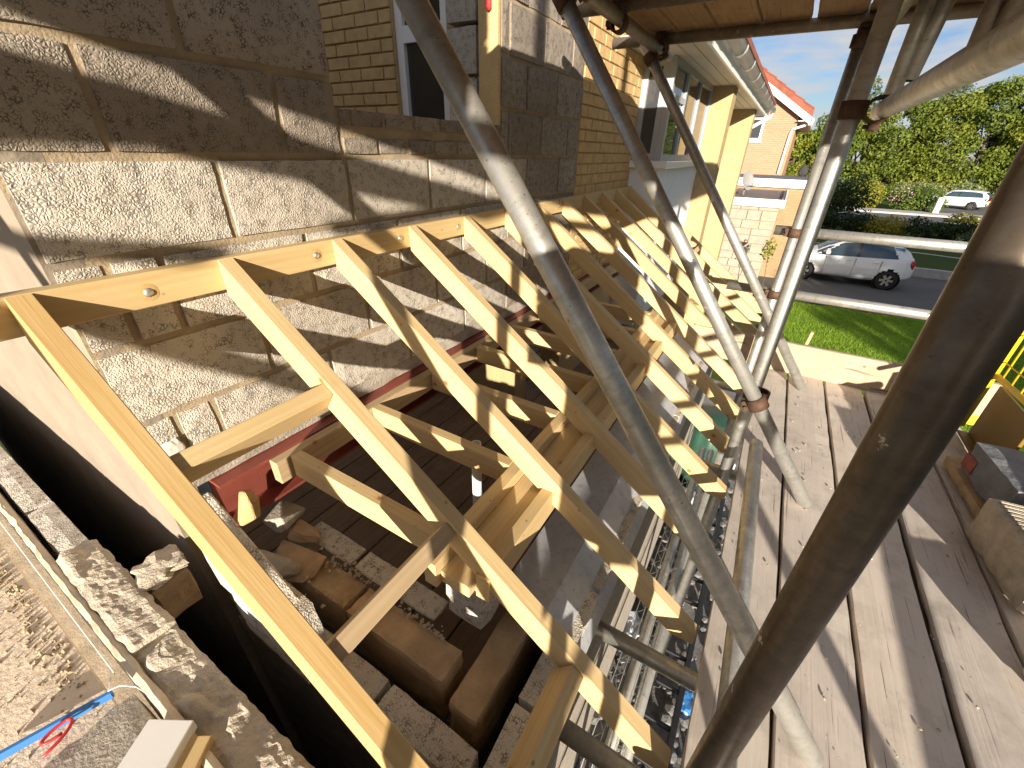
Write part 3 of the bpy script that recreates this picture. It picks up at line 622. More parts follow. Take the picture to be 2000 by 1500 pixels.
kb = lblock('keyed pale block standing at the right edge of the platform', .40, .22, .205, (1.86, -2.545, -1.358), (0, 0, .12), 'mortar_bed', 33, .012)
WM[kb.name] = Matrix.Translation(kb.location) @ kb.rotation_euler.to_matrix().to_4x4()
P('scoring', boxes([(-.17+.0235*q, -.158+.0235*q, -.09, .085, .202, .2085) for q in range(15)]), 'mortar_bed', kb, mw=WM[kb.name], kind='stuff')
lblock('pale broken block nearest the camera on the platform', .26, .22, .11, (1.33, -2.53, -1.358), (0, 0, .5), 'mortar_bed', 34, .025)
lblock('pale block behind the keyed block', .3, .2, .2, (1.62, -2.78, -1.358), (0, 0, -.2), 'block', 35)

# ------------------------------------------------------------------ yellow brick house
house = T('yellow_brick_house', 'yellow brick house with white soffit and gutter beyond the block wall', 'house', (6, 1, 0))
brk = cbox(-.1065, .1065, -.05, .05, -.0325, .0325, .003); brk_y = cbox(-.05, .05, -.1065, .1065, -.0325, .0325, .003)
def half_brick(w, me0): return cbox(-w/2, w/2, -.05, .05, -.0325, .0325, .003) if me0 is brk else cbox(-.05, .05, -w/2, w/2, -.0325, .0325, .003)
hbx = half_brick(.10, brk); hby = half_brick(.10, brk_y)
for m_ in (brk, brk_y, hbx, hby): m_.materials.append(M['brick_y'])
w1 = P('wall', boxes([(3.264, 4.64, .008, .2, 0, zz(1.0)), (4.64, 11.9, .12, .3, 0, zz(.9))]), 'yellow_far', house)
for r in range(26):
    z = -1.02+.075*r; x = 3.275+(.0 if r % 2 == 0 else -.1125)
    while x < 4.62:
        a, b = max(x, 3.268), min(x+.215, 4.62)
        if b-a > .19: P('brick', brk, None, w1, (x+.1075, .05+random.uniform(-.0025, .002), zz(z)))
        elif b-a > .08: P('brick', hbx, None, w1, ((a+b)/2, .05+random.uniform(-.0025, .002), zz(z)))
        x += .225
def window(parent, x0, x1, y, z0, z1, div, mat_f='upvc', mat_g='glass_house', bars=(), d=.06, fw_=.055):
    fr = [(x0, x1, y, y+d, zz(z0), zz(z0)+fw_), (x0, x1, y, y+d, zz(z1)-fw_, zz(z1))]
    xs = [x0]+list(div)+[x1]
    for i, x in enumerate(xs):
        a = x if i == 0 else (x-fw_ if i == len(xs)-1 else x-fw_/2); fr.append((a, a+fw_, y+.001, y+d-.001, zz(z0)+fw_, zz(z1)-fw_))
    for xa, xb, z in bars: fr.append((xa, xb, y+.002, y+d-.002, zz(z)-.025, zz(z)+.025))
    w = P('window', boxes(fr), mat_f, parent)
    for a, b in zip(xs, xs[1:]): P('pane', boxes([(a+.01, b-.01, y+d*.4, y+d*.5, zz(z0)+.02, zz(z1)-.02)]), mat_g, w)
    return w
BX = 4.62
P('bay_plinth', boxes([(BX, 6.69, -.20, .10, zz(-3.65), zz(-1.75))]), 'yellow_far', house)
window(house, BX, 6.69, -.28, -.06, .745, (5.25, 5.95), 'upvc_grey', 'glass_house', ((BX, 5.25, .46),))
P('bay_side_window', boxes([(BX, BX+.05, -.219, -.17, zz(-.06), zz(.745)), (BX, BX+.05, -.05, .006, zz(-.06), zz(.745)), (BX, BX+.05, -.17, -.05, zz(-.06), zz(.0)), (BX, BX+.05, -.17, -.05, zz(.68), zz(.745))]), 'upvc_grey', house)
P('bay_side_pane', boxes([(BX+.02, BX+.025, -.18, -.04, zz(-.02), zz(.70))]), 'glass_house', house)
P('sill', cbox(BX-.05, 6.69, -.36, .006, zz(-.125), zz(-.062), .006), 'upvc', house)
P('panel', cbox(BX, 6.69, -.285, .05, zz(-1.75), zz(-.127), .004), 'panel_white', house)
for x in (6.70, 10.0): P('pier', boxes([(x, x+.32, -.52, .119, 0, zz(.75))]), 'yellow_far_y', house)
P('downpipe', tube_me(4.4, .034, 16), 'upvc_grey', house, mw=along((6.62, -.10, .02), (6.62, -.10, zz(.73)), (0, 1, 0)))
window(house, 7.3, 9.9, .04, -.1, .70, (8.1, 9.0), 'upvc')
P('sill', cbox(7.25, 9.97, -.09, .08, zz(-.16), zz(-.102), .006), 'upvc', house)
P('panel', cbox(7.05, 9.98, .0, .10, zz(-3.68), zz(-.162), .004), 'panel_white', house)
dr = P('door', cbox(8.2, 9.1, -.05, -.003, zz(-3.6), zz(-1.5), .01), 'upvc', house); P('handle', cbox(8.28, 8.31, -.09, -.05, zz(-2.6), zz(-2.45), .005), 'chrome', dr)
sf = P('soffit', boxes([(3.9, 11.9, -.60, .119, zz(.755), zz(.775))]), 'soffit', house)
for k in range(6): P('soffit_board', boxes([(3.9, 11.88, -.585+.115*k, -.585+.115*k+.106, zz(.748), zz(.7549))]), 'soffit', sf)
P('fascia', boxes([(3.9, 11.92, -.625, -.602, zz(.72), zz(.92))]), 'upvc', house)
gp = []
for i in range(9): a = math.pi*i/8; gp.append((-.69-.058*math.cos(a), .87-.075*math.sin(a)))
bm = bmesh.new(); n1 = [bm.verts.new((3.9, y, zz(z))) for y, z in gp]; n2 = [bm.verts.new((11.95, y, zz(z))) for y, z in gp]
for i in range(8): bm.faces.new((n1[i], n1[i+1], n2[i+1], n2[i]))
bmesh.ops.solidify(bm, geom=list(bm.faces), thickness=.004)
gut = P('gutter', frombm('gutter', bm, True), 'upvc', house)
for k in range(10):
    x = 4.3+k*.82; v, f = [], []
    for i in range(9):
        a = math.pi*i/8
        for xx, rr in ((x, .064), (x+.09, .064)): v.append((xx, -.69-rr*math.cos(a), zz(.87-rr*1.28*math.sin(a))))
    f = [(2*i, 2*i+1, 2*i+3, 2*i+2) for i in range(8)]; P('bracket', mesh('br', v, f), 'upvc', gut)
P('downpipe', sweep([(11.8, -.69, zz(.80)), (11.8, -.69, zz(.74)), (11.8, -.30, zz(.50)), (11.8, -.20, zz(.35)), (11.8, -.2, .05)], .036, 12), 'upvc', house)
rf = P('roof', prism([(-.72, zz(.93)), (-.72, zz(.98)), (3.5, zz(3.6)), (3.5, zz(3.55))], 8.0, 0), 'tile_red', house, mw=axes((11.9, 0, 0), (0, 1, 0), (-1, 0, 0), (0, 0, 1)))
# side wall of the house seen through the opening in the blockwork
side = T('yellow_brick_side_wall', 'yellow brick side wall with white window behind the opening', 'wall', (2.6, 1.2, 0))
WY0, WY1, WZ0, WZ1 = .66, 1.10, -.2, 1.25
P('backing', boxes([(2.612, 2.80, .10, WY0, 0, zz(2.6)), (2.612, 2.80, WY1, 3.4, 0, zz(2.6)), (2.612, 2.80, WY0, WY1, 0, zz(WZ0)), (2.612, 2.80, WY0, WY1, zz(WZ1), zz(2.6))]), 'yellow_far_y', side)
for r in range(18):
    z = -.08+.075*r; y = .55+(.0 if r % 2 else -.1125)
    while y < 2.4:
        c_ = y+.1075
        if not (WY0-.02 < y+.19 and y+.02 < WY1+.0): P('brick', brk_y, None, side, (2.65+random.uniform(-.003, .002), c_, zz(z)))
        elif y < WY0 and WY0-y > .06: P('brick', hby, None, side, (2.65, y+.05, zz(z)))
        elif y+.215 > WY1 and y+.215-WY1 > .06: P('brick', hby, None, side, (2.65, y+.165, zz(z)))
        y += .225
sw = P('window', boxes([(2.63, 2.70, WY0, WY0+.06, zz(WZ0), zz(WZ1)), (2.63, 2.70, WY1-.06, WY1, zz(WZ0), zz(WZ1)), (2.631, 2.699, WY0+.06, WY1-.06, zz(.60), zz(.69)), (2.631, 2.699, WY0+.06, WY1-.06, zz(WZ0), zz(WZ0)+.06), (2.631, 2.699, WY0+.06, WY1-.06, zz(WZ1)-.06, zz(WZ1))]), 'upvc', side)
P('pane', boxes([(2.66, 2.665, WY0+.05, WY1-.05, zz(WZ0)+.05, zz(.61))]), 'glass_dark', sw); P('pane', boxes([(2.66, 2.665, WY0+.05, WY1-.05, zz(.68), zz(WZ1)-.05)]), 'glass_dark', sw)
post = T('timber_post', 'pale timber post at the right side of the wall opening', 'post', (2.2, .1, zz(.1)))
P('upright', cbox(2.17, 2.198, .0, .115, zz(.0), zz(1.6), .003), 'pine', post); P('splice', cbox(2.165, 2.17, .01, .105, zz(.40), zz(.405), 0), 'dark', post) if False else None
bj = T('block_jamb', 'grey block strip behind the timber post in the opening', 'wall', (2.4, .3, zz(.1)))
for k in range(6): P('block', rough(2.30, 2.42, .22, .42, zz(-.1+.225*k+.008), zz(-.1+.225*(k+1)-.008), .05, .004, k), 'block', bj)
tag(P('red_clip', cbox(2.14, 2.168, .03, .055, zz(.575), zz(.68), .008), 'red_plastic'), 'red plastic clip high on the timber post', 'clip')

# ------------------------------------------------------------------ neighbouring buildings
porch = T('stone_clad_porch', 'flat roofed porch with pale stone cladding and white fascia', 'porch', (14, -.7, 0))
P('wall', boxes([(13.03, 16.9, -1.36, -.0, 0, zz(-1.06))]), 'mortar', porch)
mats = ['stone_a', 'stone_b', 'stone_c']
z = .02; r = 0
while z < 2.6:
    h = random.choice((.16, .2, .24)); y = -1.36
    while y < -.03:
        w_ = random.uniform(.25, .5); y1 = min(y+w_, 0)
        if y1-y > .05: P('stone', cbox(13.0-random.uniform(0, .012), 13.032, y+.006, y1-.006, z+.006, min(z+h, 2.64)-.006, .006), random.choice(mats), porch)
        y = y1
    z += h
P('fascia', boxes([(12.9, 12.94, -1.46, .0, zz(-1.10), zz(-.92)), (12.94, 17.1, -1.46, -1.42, zz(-1.10), zz(-.92))]), 'upvc', porch)
P('flat_roof', boxes([(12.94, 17.1, -1.42, .0, zz(-1.0), zz(-.945))]), 'felt', porch)
P('roof_edge', boxes([(13.2, 17.0, -1.40, -1.36, zz(-.945), zz(-.90))]), 'felt', porch)
dish = T('satellite_dish', 'grey satellite dish standing on the porch roof', 'satellite dish', (14, -.41, zz(-.9)))
P('reflector', lathe([(0, .03), (.10, .025), (.20, .0), (.24, -.025), (.245, -.02), (.20, .012), (.10, .036), (0, .04)], 28), 'dish', dish, mw=axes((14, -.42, zz(-.58)), (.55, .75, -.25), (0, .3, 1), (1, -.5, 0)))
P('mast', sweep([(14, -.40, zz(-.94)), (14, -.40, zz(-.58))], .02), 'dish', dish); P('arm', sweep([(14, -.42, zz(-.72)), (13.85, -.72, zz(-.66))], .012), 'dish', dish); P('receiver', chunk(.08, .1, .07, 2, 2, .1), 'dish', dish, (13.84, -.74, zz(-.65)))
gar = T('brown_brick_garage', 'brown brick garage with dark flat roof beside the white car', 'garage', (19, -1, 0))
P('wall', boxes([(17.2, 21.9, -2.08, 2.0, 0, zz(-.86))]), 'brown_far_y', gar)
P('fascia', boxes([(17.08, 17.14, -2.2, 2.0, zz(-.86), zz(-.62)), (17.14, 21.98, -2.2, -2.14, zz(-.86), zz(-.62))]), 'upvc', gar)
P('flat_roof', boxes([(17.14, 21.98, -2.14, 2.0, zz(-.8), zz(-.66))]), 'felt_grey', gar); P('garage_door', boxes([(17.7, 20.4, -2.13, -2.083, .05, 2.2)]), 'upvc', gar)
nb = T('red_brick_house', 'red brick house with a tiled gable roof and white bargeboard', 'house', (25, 2, 0))
GX = 22.0
ey, ez_, sg = -1.05, 1.50, .645
ay = 3.2; azp = ez_+(ay-ey)*sg
v = [(GX, ey, 0), (GX, 2*ay-ey, 0), (GX, 2*ay-ey, zz(ez_)), (GX, ay, zz(azp)), (GX, ey, zz(ez_))]; v += [(GX+9, y, z_) for _, y, z_ in v]
P('wall', mesh('nbw', v, [(0,4,3,2,1), (5,6,7,8,9), (0,5,9,4), (1,2,7,6)]), 'red_far_y', nb)
for sd in (1, -1):
    yy = lambda y: y if sd == 1 else 2*ay-y
    v = []
    for x in (GX-.28, GX+9.2):
        for y, z_ in ((ey-.42, ez_-.42*sg), (ay, azp)): v += [(x, yy(y), zz(z_)+.06), (x, yy(y), zz(z_)+.36)]
    rr = P('roof', mesh('nbr', v, [(0,2,3,1), (4,5,7,6), (1,3,7,5), (0,4,6,2), (0,1,5,4), (2,6,7,3)]), 'tile_red', nb)
    if sd == 1:
        n_ = 12
        for i in range(n_):
            t0 = i/n_; t1 = (i+1)/n_; y0_ = ey-.42+(ay-ey+.42)*t0; y1_ = ey-.42+(ay-ey+.42)*t1
            z0_ = ez_-.42*sg+(azp-ez_+.42*sg)*t0+.36; z1_ = ez_-.42*sg+(azp-ez_+.42*sg)*t1+.36
            v = [(GX-.30, y0_, zz(z0_)+.045), (GX+9.2, y0_, zz(z0_)+.045), (GX+9.2, y1_+.03, zz(z1_)+.015), (GX-.30, y1_+.03, zz(z1_)+.015), (GX-.30, y0_, zz(z0_)), (GX+9.2, y0_, zz(z0_)), (GX+9.2, y1_+.03, zz(z1_)-.02), (GX-.30, y1_+.03, zz(z1_)-.02)]
            P('tile_course', mesh('tc', v, [(0,1,2,3), (4,7,6,5), (0,4,5,1), (1,5,6,2), (2,6,7,3), (3,7,4,0)]), 'tile_red', rr)
    b0 = (GX-.30, yy(ey-.45), zz(ez_-.45*sg)-.14); b1 = (GX-.30, yy(ay), zz(azp)-.14)
    P('bargeboard', mesh('bb', [b0, b1, (b1[0], b1[1], b1[2]+.24), (b0[0], b0[1], b0[2]+.24), (b0[0]+.04, b0[1], b0[2]), (b1[0]+.04, b1[1], b1[2]), (b1[0]+.04, b1[1], b1[2]+.24), (b0[0]+.04, b0[1], b0[2]+.24)], [(0,3,2,1), (4,5,6,7), (0,1,5,4), (3,7,6,2), (0,4,7,3), (1,2,6,5)]), 'upvc', nb)
P('soffit', boxes([(GX-.26, GX+9.2, ey-.42, ey, zz(ez_-.30), zz(ez_-.27))]), 'soffit', nb)
P('gutter', tube_me(9.4, .06, 14, False), 'upvc', nb, mw=along((GX-.3, ey-.47, zz(ez_-.26)), (GX+9.1, ey-.47, zz(ez_-.26))))
P('downpipe', sweep([(GX-.06, ey-.47, zz(ez_-.28)), (GX-.06, ey-.40, zz(ez_-.38)), (GX-.06, ey+.10, zz(ez_-.55)), (GX-.06, ey+.14, zz(ez_-.7)), (GX-.06, ey+.16, zz(-.60))], .045, 12), 'upvc', nb)
nw = P('window', boxes([(GX-.03, GX+.03, .08, .16, zz(.55), zz(1.75)), (GX-.03, GX+.03, .52, .60, zz(.55), zz(1.75)), (GX-.03, GX+.03, .16, .52, zz(.55), zz(.64)), (GX-.03, GX+.03, .16, .52, zz(1.66), zz(1.75)), (GX-.03, GX+.03, .16, .52, zz(1.28), zz(1.34))]), 'upvc', nb); P('pane', boxes([(GX-.012, GX-.005, .15, .53, zz(.6), zz(1.7))]), 'glass_house', nw)
P('window_sill', boxes([(GX-.09, GX+.02, .03, .65, zz(.49), zz(.549))]), 'upvc', nb)
tag(P('garden_heater', chunk(.2, .32, .42, 4, 3, .25, .1), 'dark', None, (21.6, -1.75, zz(-.46))), 'black rounded vent cowl on the garage roof edge', 'vent')
fb = T('far_building', 'long low pink brick building far beyond the parked cars', 'building', (130, -3, 0))
P('wall', boxes([(130, 140, -9, 9, 0, 7.3)]), 'red_brick', fb); P('roof', boxes([(129.5, 140.5, -9.5, 9.5, 7.3, 8.0)]), 'soffit', fb)
for k in range(7):
    for l in range(2): P('window', boxes([(129.9, 130, -8+2.4*k, -6.8+2.4*k, 1.2+3*l, 2.8+3*l)]), 'glass_house', fb)

# ------------------------------------------------------------------ cars
def interp(tab, x):
    for (a, *va), (b, *vb) in zip(tab, tab[1:]):
        if a <= x <= b:
            t = (x-a)/(b-a); t = t*t*(3-2*t)*.35+t*.65; return [p+(q-p)*t for p, q in zip(va, vb)]
    return list(tab[-1][1:]) if x > tab[-1][0] else list(tab[0][1:])
def car(label, loc, heading, stations, wb, L, W, RW, paint='car_white', stripe=False, cat='car'):
    t = T('parked_car', label, cat, loc); R_ = Matrix.Translation(Vector(loc)) @ Matrix.Rotation(heading, 4, 'Z')
    NX, NV = 110, 34; vts = []; par = []
    for i in range(NX+1):
        x = -L/2+L*i/NX; wl, wbt, wr, zbot, zbelt, ztop = interp(stations, x)
        key = [(0, zbot), (wl*.80, zbot), (wl*.97, zbot+.10), (wl, .42), (wl*1.0, .62), (wbt, zbelt), (wbt+(wr-wbt)*.5, zbelt+(ztop-zbelt)*.52), (wr, ztop-.05), (wr*.8, ztop-.008), (wr*.4, ztop), (0, ztop+.004)]
        for k_ in range(NV+1):
            s_ = k_/NV*(len(key)-1); a = min(int(s_), len(key)-2); q = s_-a
            vts.append((x, key[a][0]+(key[a+1][0]-key[a][0])*q, key[a][1]+(key[a+1][1]-key[a][1])*q)); par.append((x, s_))
    n0 = len(vts); allv = vts+[(x, -y, z) for x, y, z in vts]
    wx = (wb/2-.02, -wb/2+.02)
    groups = {}
    bl = [s for s in stations]
    xf0, xf1, xr1, xr0 = car.gl
    for sd in (0, 1):
        for i in range(NX):
            for k_ in range(NV):
                q = [i*(NV+1)+k_, (i+1)*(NV+1)+k_, (i+1)*(NV+1)+k_+1, i*(NV+1)+k_+1]
                cx = sum(vts[j][0] for j in q)/4; cz = sum(vts[j][2] for j in q)/4; cy = sum(vts[j][1] for j in q)/4; cs = sum(par[j][1] for j in q)/4
                if cy > W*.30 and any((cx-w)**2+(cz-RW)**2 < (RW*1.17)**2 for w in wx): continue
                wl, wbt, wr, zbot, zbelt, ztop = interp(stations, cx); g = 'body'
                hh = (cz-zbelt)/max(.01, ztop-zbelt)
                if cs > 5.1 and ztop-zbelt > .14:
                    if 5.1 < cs < 6.75:
                        a_ = xr0+(xr1-xr0)*hh; b_ = xf0+(xf1-xf0)*hh-.10
                        if a_+.16 < cx < b_:
                            bp_ = car.bp
                            if abs(cx-bp_) < .045: g = 'pillar'
                            else: g = 'side_window_'+('a' if cx > bp_ else 'b')+str(sd)
                        elif cs > 5.3 and (cx > b_+.10): g = 'windscreen'
                    if cs >= 7.3:
                        if cx > xf1+.02: g = 'windscreen'
                        elif cx < xr1-.06: g = 'rear_window'
                qq = [j+n0*sd for j in q]; groups.setdefault(g, []).append(tuple(qq if sd else qq[::-1]))
    body = None
    for g, fs in sorted(groups.items()):
        used = sorted({j for q in fs for j in q}); mp_ = {j: i for i, j in enumerate(used)}
        me = mesh(g, [allv[j] for j in used], [tuple(mp_[j] for j in q) for q in fs], True)
        nm = 'body' if g == 'body' else ('pillar' if g == 'pillar' else ('side_window' if g.startswith('side') else g))
        P(nm, me, paint if g == 'body' else ('black_plastic' if g == 'pillar' else 'glass_car'), t, mw=R_)
    tyre = lathe([(RW*.66, -.085), (RW*.93, -.09), (RW, -.07), (RW, .07), (RW*.93, .09), (RW*.66, .085)], 36)
    rimr = lathe([(0, .035), (RW*.14, .04), (RW*.15, .01), (RW*.55, -.01), (RW*.60, .06), (RW*.68, .075), (RW*.66, .02)], 36)
    sp_ = []
    v, f = [], []
    for q in range(6):
        a = q*math.pi/3; n = len(v)
        for rr, hw in ((RW*.10, .030), (RW*.62, .042)):
            for yy in (-hw, hw):
                for xx in (.03, .062): v.append((xx, rr*math.cos(a)-yy*math.sin(a), rr*math.sin(a)+yy*math.cos(a)))
        f += [(n, n+1, n+3, n+2), (n+4, n+6, n+7, n+5), (n+1, n+5, n+7, n+3), (n, n+4, n+5, n+1), (n+2, n+3, n+7, n+6), (n, n+2, n+6, n+4)]
    spm = mesh('spokes', v, f)
    for x in wx:
        for sd in (1, -1):
            mw = R_ @ axes((x, sd*(W/2-.10), RW), (0, sd, 0), (1, 0, 0), (0, 0, -sd))
            wv = P('wheel', tyre, 'rubber', t, mw=mw); P('wheel_well', lathe([(0, -.12), (RW*.67, -.10), (RW*.67, .0), (0, .0)], 24), 'black_plastic', wv, mw=mw)
            P('rim', rimr, 'dark', wv, mw=mw); P('spokes', spm, 'rim', wv, mw=mw)
            P('wheel_arch', lathe([(RW*1.0, -.25), (RW*1.19, -.25), (RW*1.19, .062), (RW*1.14, .062), (RW*1.14, -.2)], 36), 'black_plastic', wv, mw=mw)
    P('underbody', cbox(-L/2+.2, L/2-.2, -W/2+.2, W/2-.2, .20, .5, .02), 'dark', t, mw=R_)
    for sd in (1, -1):
        P('headlight', chunk(.34, .16, .16, 3, 3, .05, .3), 'lamp_lens', t, mw=R_ @ Matrix.Translation((L/2-.20, sd*(W/2-.20), .66)))
        P('tail_light', chunk(.14, .12, .30, 5, 3, .05, .5), 'red_lens', t, mw=R_ @ Matrix.Translation((-L/2+.10, sd*(W/2-.155), .80)))
        mi = P('wing_mirror', chunk(.14, .18, .13, 6, 3, .08, .4), paint, t, mw=R_ @ Matrix.Translation((xf0-.42, sd*(W/2+.07), .98)))
        for hx in ((.02, -.72) if stripe else (-.02, -.85)): P('door_handle', chunk(.18, .03, .03, 7, 2, .05, .6), paint, t, mw=R_ @ Matrix.Translation((hx, sd*(W/2+.003), .80)))
        for hx in ((.62, -.18, -.86) if stripe else (.75, -.2, -1.0)): P('door_seam', cbox(hx-.004, hx+.004, sd*(W/2-.02)-.02, sd*(W/2-.02)+.022, .32, .86, 0), 'black_plastic', t, mw=R_)
    P('number_plate', cbox(-L/2-.012, -L/2+.02, -.26, .26, .62, .73, 0), 'number_plate', t, mw=R_)
    if stripe:
        for q, dz in (('blue_stripe', 0), ('blue_stripe', .055)):
            for sd in (1, -1): P('roof_stripe', cbox(-L/2+.40, -L/2+.66, sd*.565-.06, sd*.565+.06, 1.20+dz, 1.22+dz, .004), q, t, mw=R_)
    return t
# stations: x, half width low, half width belt, half width roof, bottom, belt height, top
C1 = [(-1.73, .64, .58, .46, .40, .78, .86), (-1.66, .73, .66, .50, .32, .88, 1.0), (-1.48, .79, .72, .53, .25, .96, 1.20), (-1.2, .81, .745, .55, .21, .955, 1.36), (-.7, .81, .755, .565, .20, .93, 1.42), (-.2, .81, .76, .57, .20, .91, 1.43), (.2, .81, .76, .565, .20, .89, 1.39), (.62, .81, .755, .55, .20, .87, 1.20), (1.02, .81, .74, .55, .20, .86, .94), (1.15, .81, .735, .54, .21, .84, .90), (1.45, .78, .69, .50, .24, .78, .86), (1.65, .70, .60, .42, .30, .66, .74), (1.73, .60, .50, .34, .36, .56, .62)]
car.gl = (1.05, .30, -1.12, -1.42); car.bp = -.20
car('small white hatchback with blue roof stripes parked beside the brown garage', (18.42, -3.76, .012), math.pi/2, C1, 2.34, 3.46, 1.62, .29, stripe=True)
F1 = [(-2.0, .70, .64, .50, .36, .84, .98), (-1.92, .80, .74, .56, .30, .95, 1.20), (-1.6, .85, .80, .60, .24, .98, 1.40), (-1.1, .87, .82, .62, .21, .96, 1.47), (-.3, .87, .82, .62, .20, .94, 1.48), (.3, .87, .81, .61, .20, .92, 1.44), (.75, .87, .80, .60, .20, .91, 1.25), (1.15, .86, .78, .58, .20, .89, 1.0), (1.6, .82, .72, .52, .24, .82, .90), (1.9, .72, .60, .42, .30, .68, .78), (2.0, .60, .48, .34, .36, .58, .66)]
car.gl = (1.15, .40, -1.62, -1.9); car.bp = -.15
car('white hatchback parked on the far drive in front of the trees', (54.0, -14.4, .11), math.radians(62), F1, 2.5, 4.0, 1.74, .31)
car('small red car far off beside the low pink building', (95, -2.6, .0), math.radians(80), F1, 2.5, 4.0, 1.74, .31, 'red_car')

# ------------------------------------------------------------------ planting
def leaves(blobs, n, size, seed_, flat=0, shell=.55):
    rs = np.random.RandomState(seed_); w = np.array([b[3]*b[4]*b[5] for b in blobs]); w = w/w.sum()
    idx = rs.choice(len(blobs), n, p=w); B = np.array(blobs)[idx]
    d = rs.normal(size=(n, 3)); d /= np.linalg.norm(d, axis=1)[:, None]; r = (shell+(1-shell)*rs.rand(n)**.6)[:, None]
    r *= (1+.18*np.sin(d[:, :1]*9+B[:, :1]*3)*np.sin(d[:, 1:2]*8)*np.cos(d[:, 2:]*7))
    c = B[:, :3]+d*B[:, 3:6]*r
    nrm = d*.75+rs.normal(size=(n, 3))*.6; nrm[:, 2] += .25; nrm /= np.linalg.norm(nrm, axis=1)[:, None]
    a = np.cross(nrm, rs.normal(size=(n, 3))); a /= np.linalg.norm(a, axis=1)[:, None]; b = np.cross(nrm, a)
    s = (size*(.6+.8*rs.rand(n)))[:, None]
    v = np.stack([c-a*s*.5, c+b*s*.32+nrm*s*.05, c+a*s*.5, c-b*s*.32+nrm*s*.05], 1).reshape(-1, 3)
    f = np.arange(4*n).reshape(-1, 4)
    return mesh('leaves', v.tolist(), f.tolist())
def tree(name, label, cat, loc, blobs, n, size, mat, seed_, trunk_h, tr_r=.12, group=None, limbs=5):
    t = T(name, label, cat, loc, group); rs = random.Random(seed_)
    P('trunk', sweep([(0, 0, 0), (rs.uniform(-.1, .1)*trunk_h*.3, rs.uniform(-.1, .1)*trunk_h*.3, trunk_h*.5), (rs.uniform(-.1, .1)*trunk_h*.3, 0, trunk_h)], [tr_r, tr_r*.75, tr_r*.4], 8), 'bark', t, loc)
    for i in range(limbs):
        b = blobs[i % len(blobs)]
        P('limb', sweep([(0, 0, trunk_h*(.3+.5*i/limbs)), (b[0]*.6, b[1]*.6, (b[2]+trunk_h*.6)/2), (b[0]+rs.uniform(-1, 1)*b[3]*.5, b[1]+rs.uniform(-1, 1)*b[4]*.5, b[2]+b[5]*.3)], [tr_r*.45, tr_r*.3, tr_r*.1], 6), 'bark', t, loc)
    P('crown', leaves(blobs, n, size, seed_), mat, t, loc); return t
rs = random.Random(5)
TL = ['leftmost tall tree of the green screen, darker at its foot', 'second tall tree of the green screen from the left', 'third tall tree of the green screen, behind the round shrub', 'middle tall tree of the green screen above the flowers', 'fifth tall tree of the green screen, yellowing top', 'sixth tall tree of the green screen, above the far white car', 'seventh tall tree of the green screen, right of the far white car', 'tallest tree of the green screen near the dark pole', 'rightmost tall tree of the green screen']
TY = [-1.2, -4.4, -7.6, -10.8, -14.0, -17.4, -21.0, -24.8, -29.5]; TH = [6.8, 8.3, 9.2, 9.6, 10.2, 11.3, 12.6, 14.2, 15.2]
for i, (y, h, lb) in enumerate(zip(TY, TH, TL)):
    bl = []
    for q in range(48):
        u_ = rs.random(); zc = .5+(h-1.5)*u_; rr = 2.3*math.sqrt(max(.12, 1-(u_-.35)**2*1.9)); an_ = rs.uniform(0, 6.28); r_ = rs.uniform(.75, 1.5)
        bl.append((math.cos(an_)*rr*.85, math.sin(an_)*rr*.95, zc, r_, r_, r_*.75))
    tree('screen_tree', lb, 'tree', (66+rs.uniform(-1.5, 1.5), y, 0), bl, 14500, .27, 'leaf_hedge', 40+i, h*.7, .22, 'tall trees along the far garden edge')
for i, (x, y, h, lb) in enumerate(((90, -8.5, 13.5, 'pale thin tree rising behind the green screen'), (95, -17, 14, 'pale feathery tree behind the taller screen trees'), (75, 1.2, 9.5, 'thin brown twiggy tree right of the red brick gable'))):
    bl = [(rs.uniform(-2, 2), rs.uniform(-2, 2), h*(.45+.5*q/6), 2.0, 2.0, 1.6) for q in range(7)] if i < 2 else [(rs.uniform(-.6, .6), rs.uniform(-.9, .5), h*(.5+.45*q/6), 1.2, 1.2, 1.1) for q in range(7)]
    tree('pale_tree', lb, 'tree', (x, y, 0), bl, 2200 if i < 2 else 500, .4 if i < 2 else .16, 'leaf_far' if i < 2 else 'bark', 70+i, h*.8, .2)
def bush(label, loc, r, h, n, size, mat, sd, nb_=6, name='garden_shrub', group=None):
    q = random.Random(sd); bl = [(q.uniform(-r, r)*.55, q.uniform(-r, r)*.55, h*(.25+.5*q.random()), r*.6, r*.6, h*.42) for _ in range(nb_)]
    return tree(name, label, 'shrub', loc, bl, n, size, mat, sd, h*.5, .03, group, 3)
bush('round dark clipped shrub beside the road', (36.5, -4.7, 0), 1.5, 2.6, 3500, .16, 'leaf_dark', 1)
bush('dark low shrub left of the round clipped shrub', (38, -2.6, 0), 1.4, 1.8, 2500, .16, 'leaf_dark', 2)
bush('bright yellow leaved shrub behind the road', (50, -7.8, .05), 1.7, 2.0, 3000, .17, 'leaf_yellow', 3)
bush('green shrub with pink flowers behind the road', (49.5, -9.9, .05), 1.5, 1.9, 2500, .16, 'leaf_mid', 4)
bush('leafy green shrub left of the stone gate post', (49.5, -11.4, .05), 1.4, 1.6, 2500, .16, 'leaf_mid', 5)
bush('straw coloured bush in front of the far white car', (43.9, -12.6, 0), 1.6, 1.5, 2500, .16, 'leaf_pale', 6) if False else None
bush('olive bush below the far white car', (35.5, -10.6, 0), 1.2, 1.0, 2500, .15, 'leaf_yellow', 7, name='garden_shrub')
bush('rounded grey green shrub near the white rope', (29.5, -9.9, 0), .9, 1.1, 1800, .10, 'leaf_pale', 8)
hl = ['left part', 'second part', 'third part', 'fourth part', 'right part']
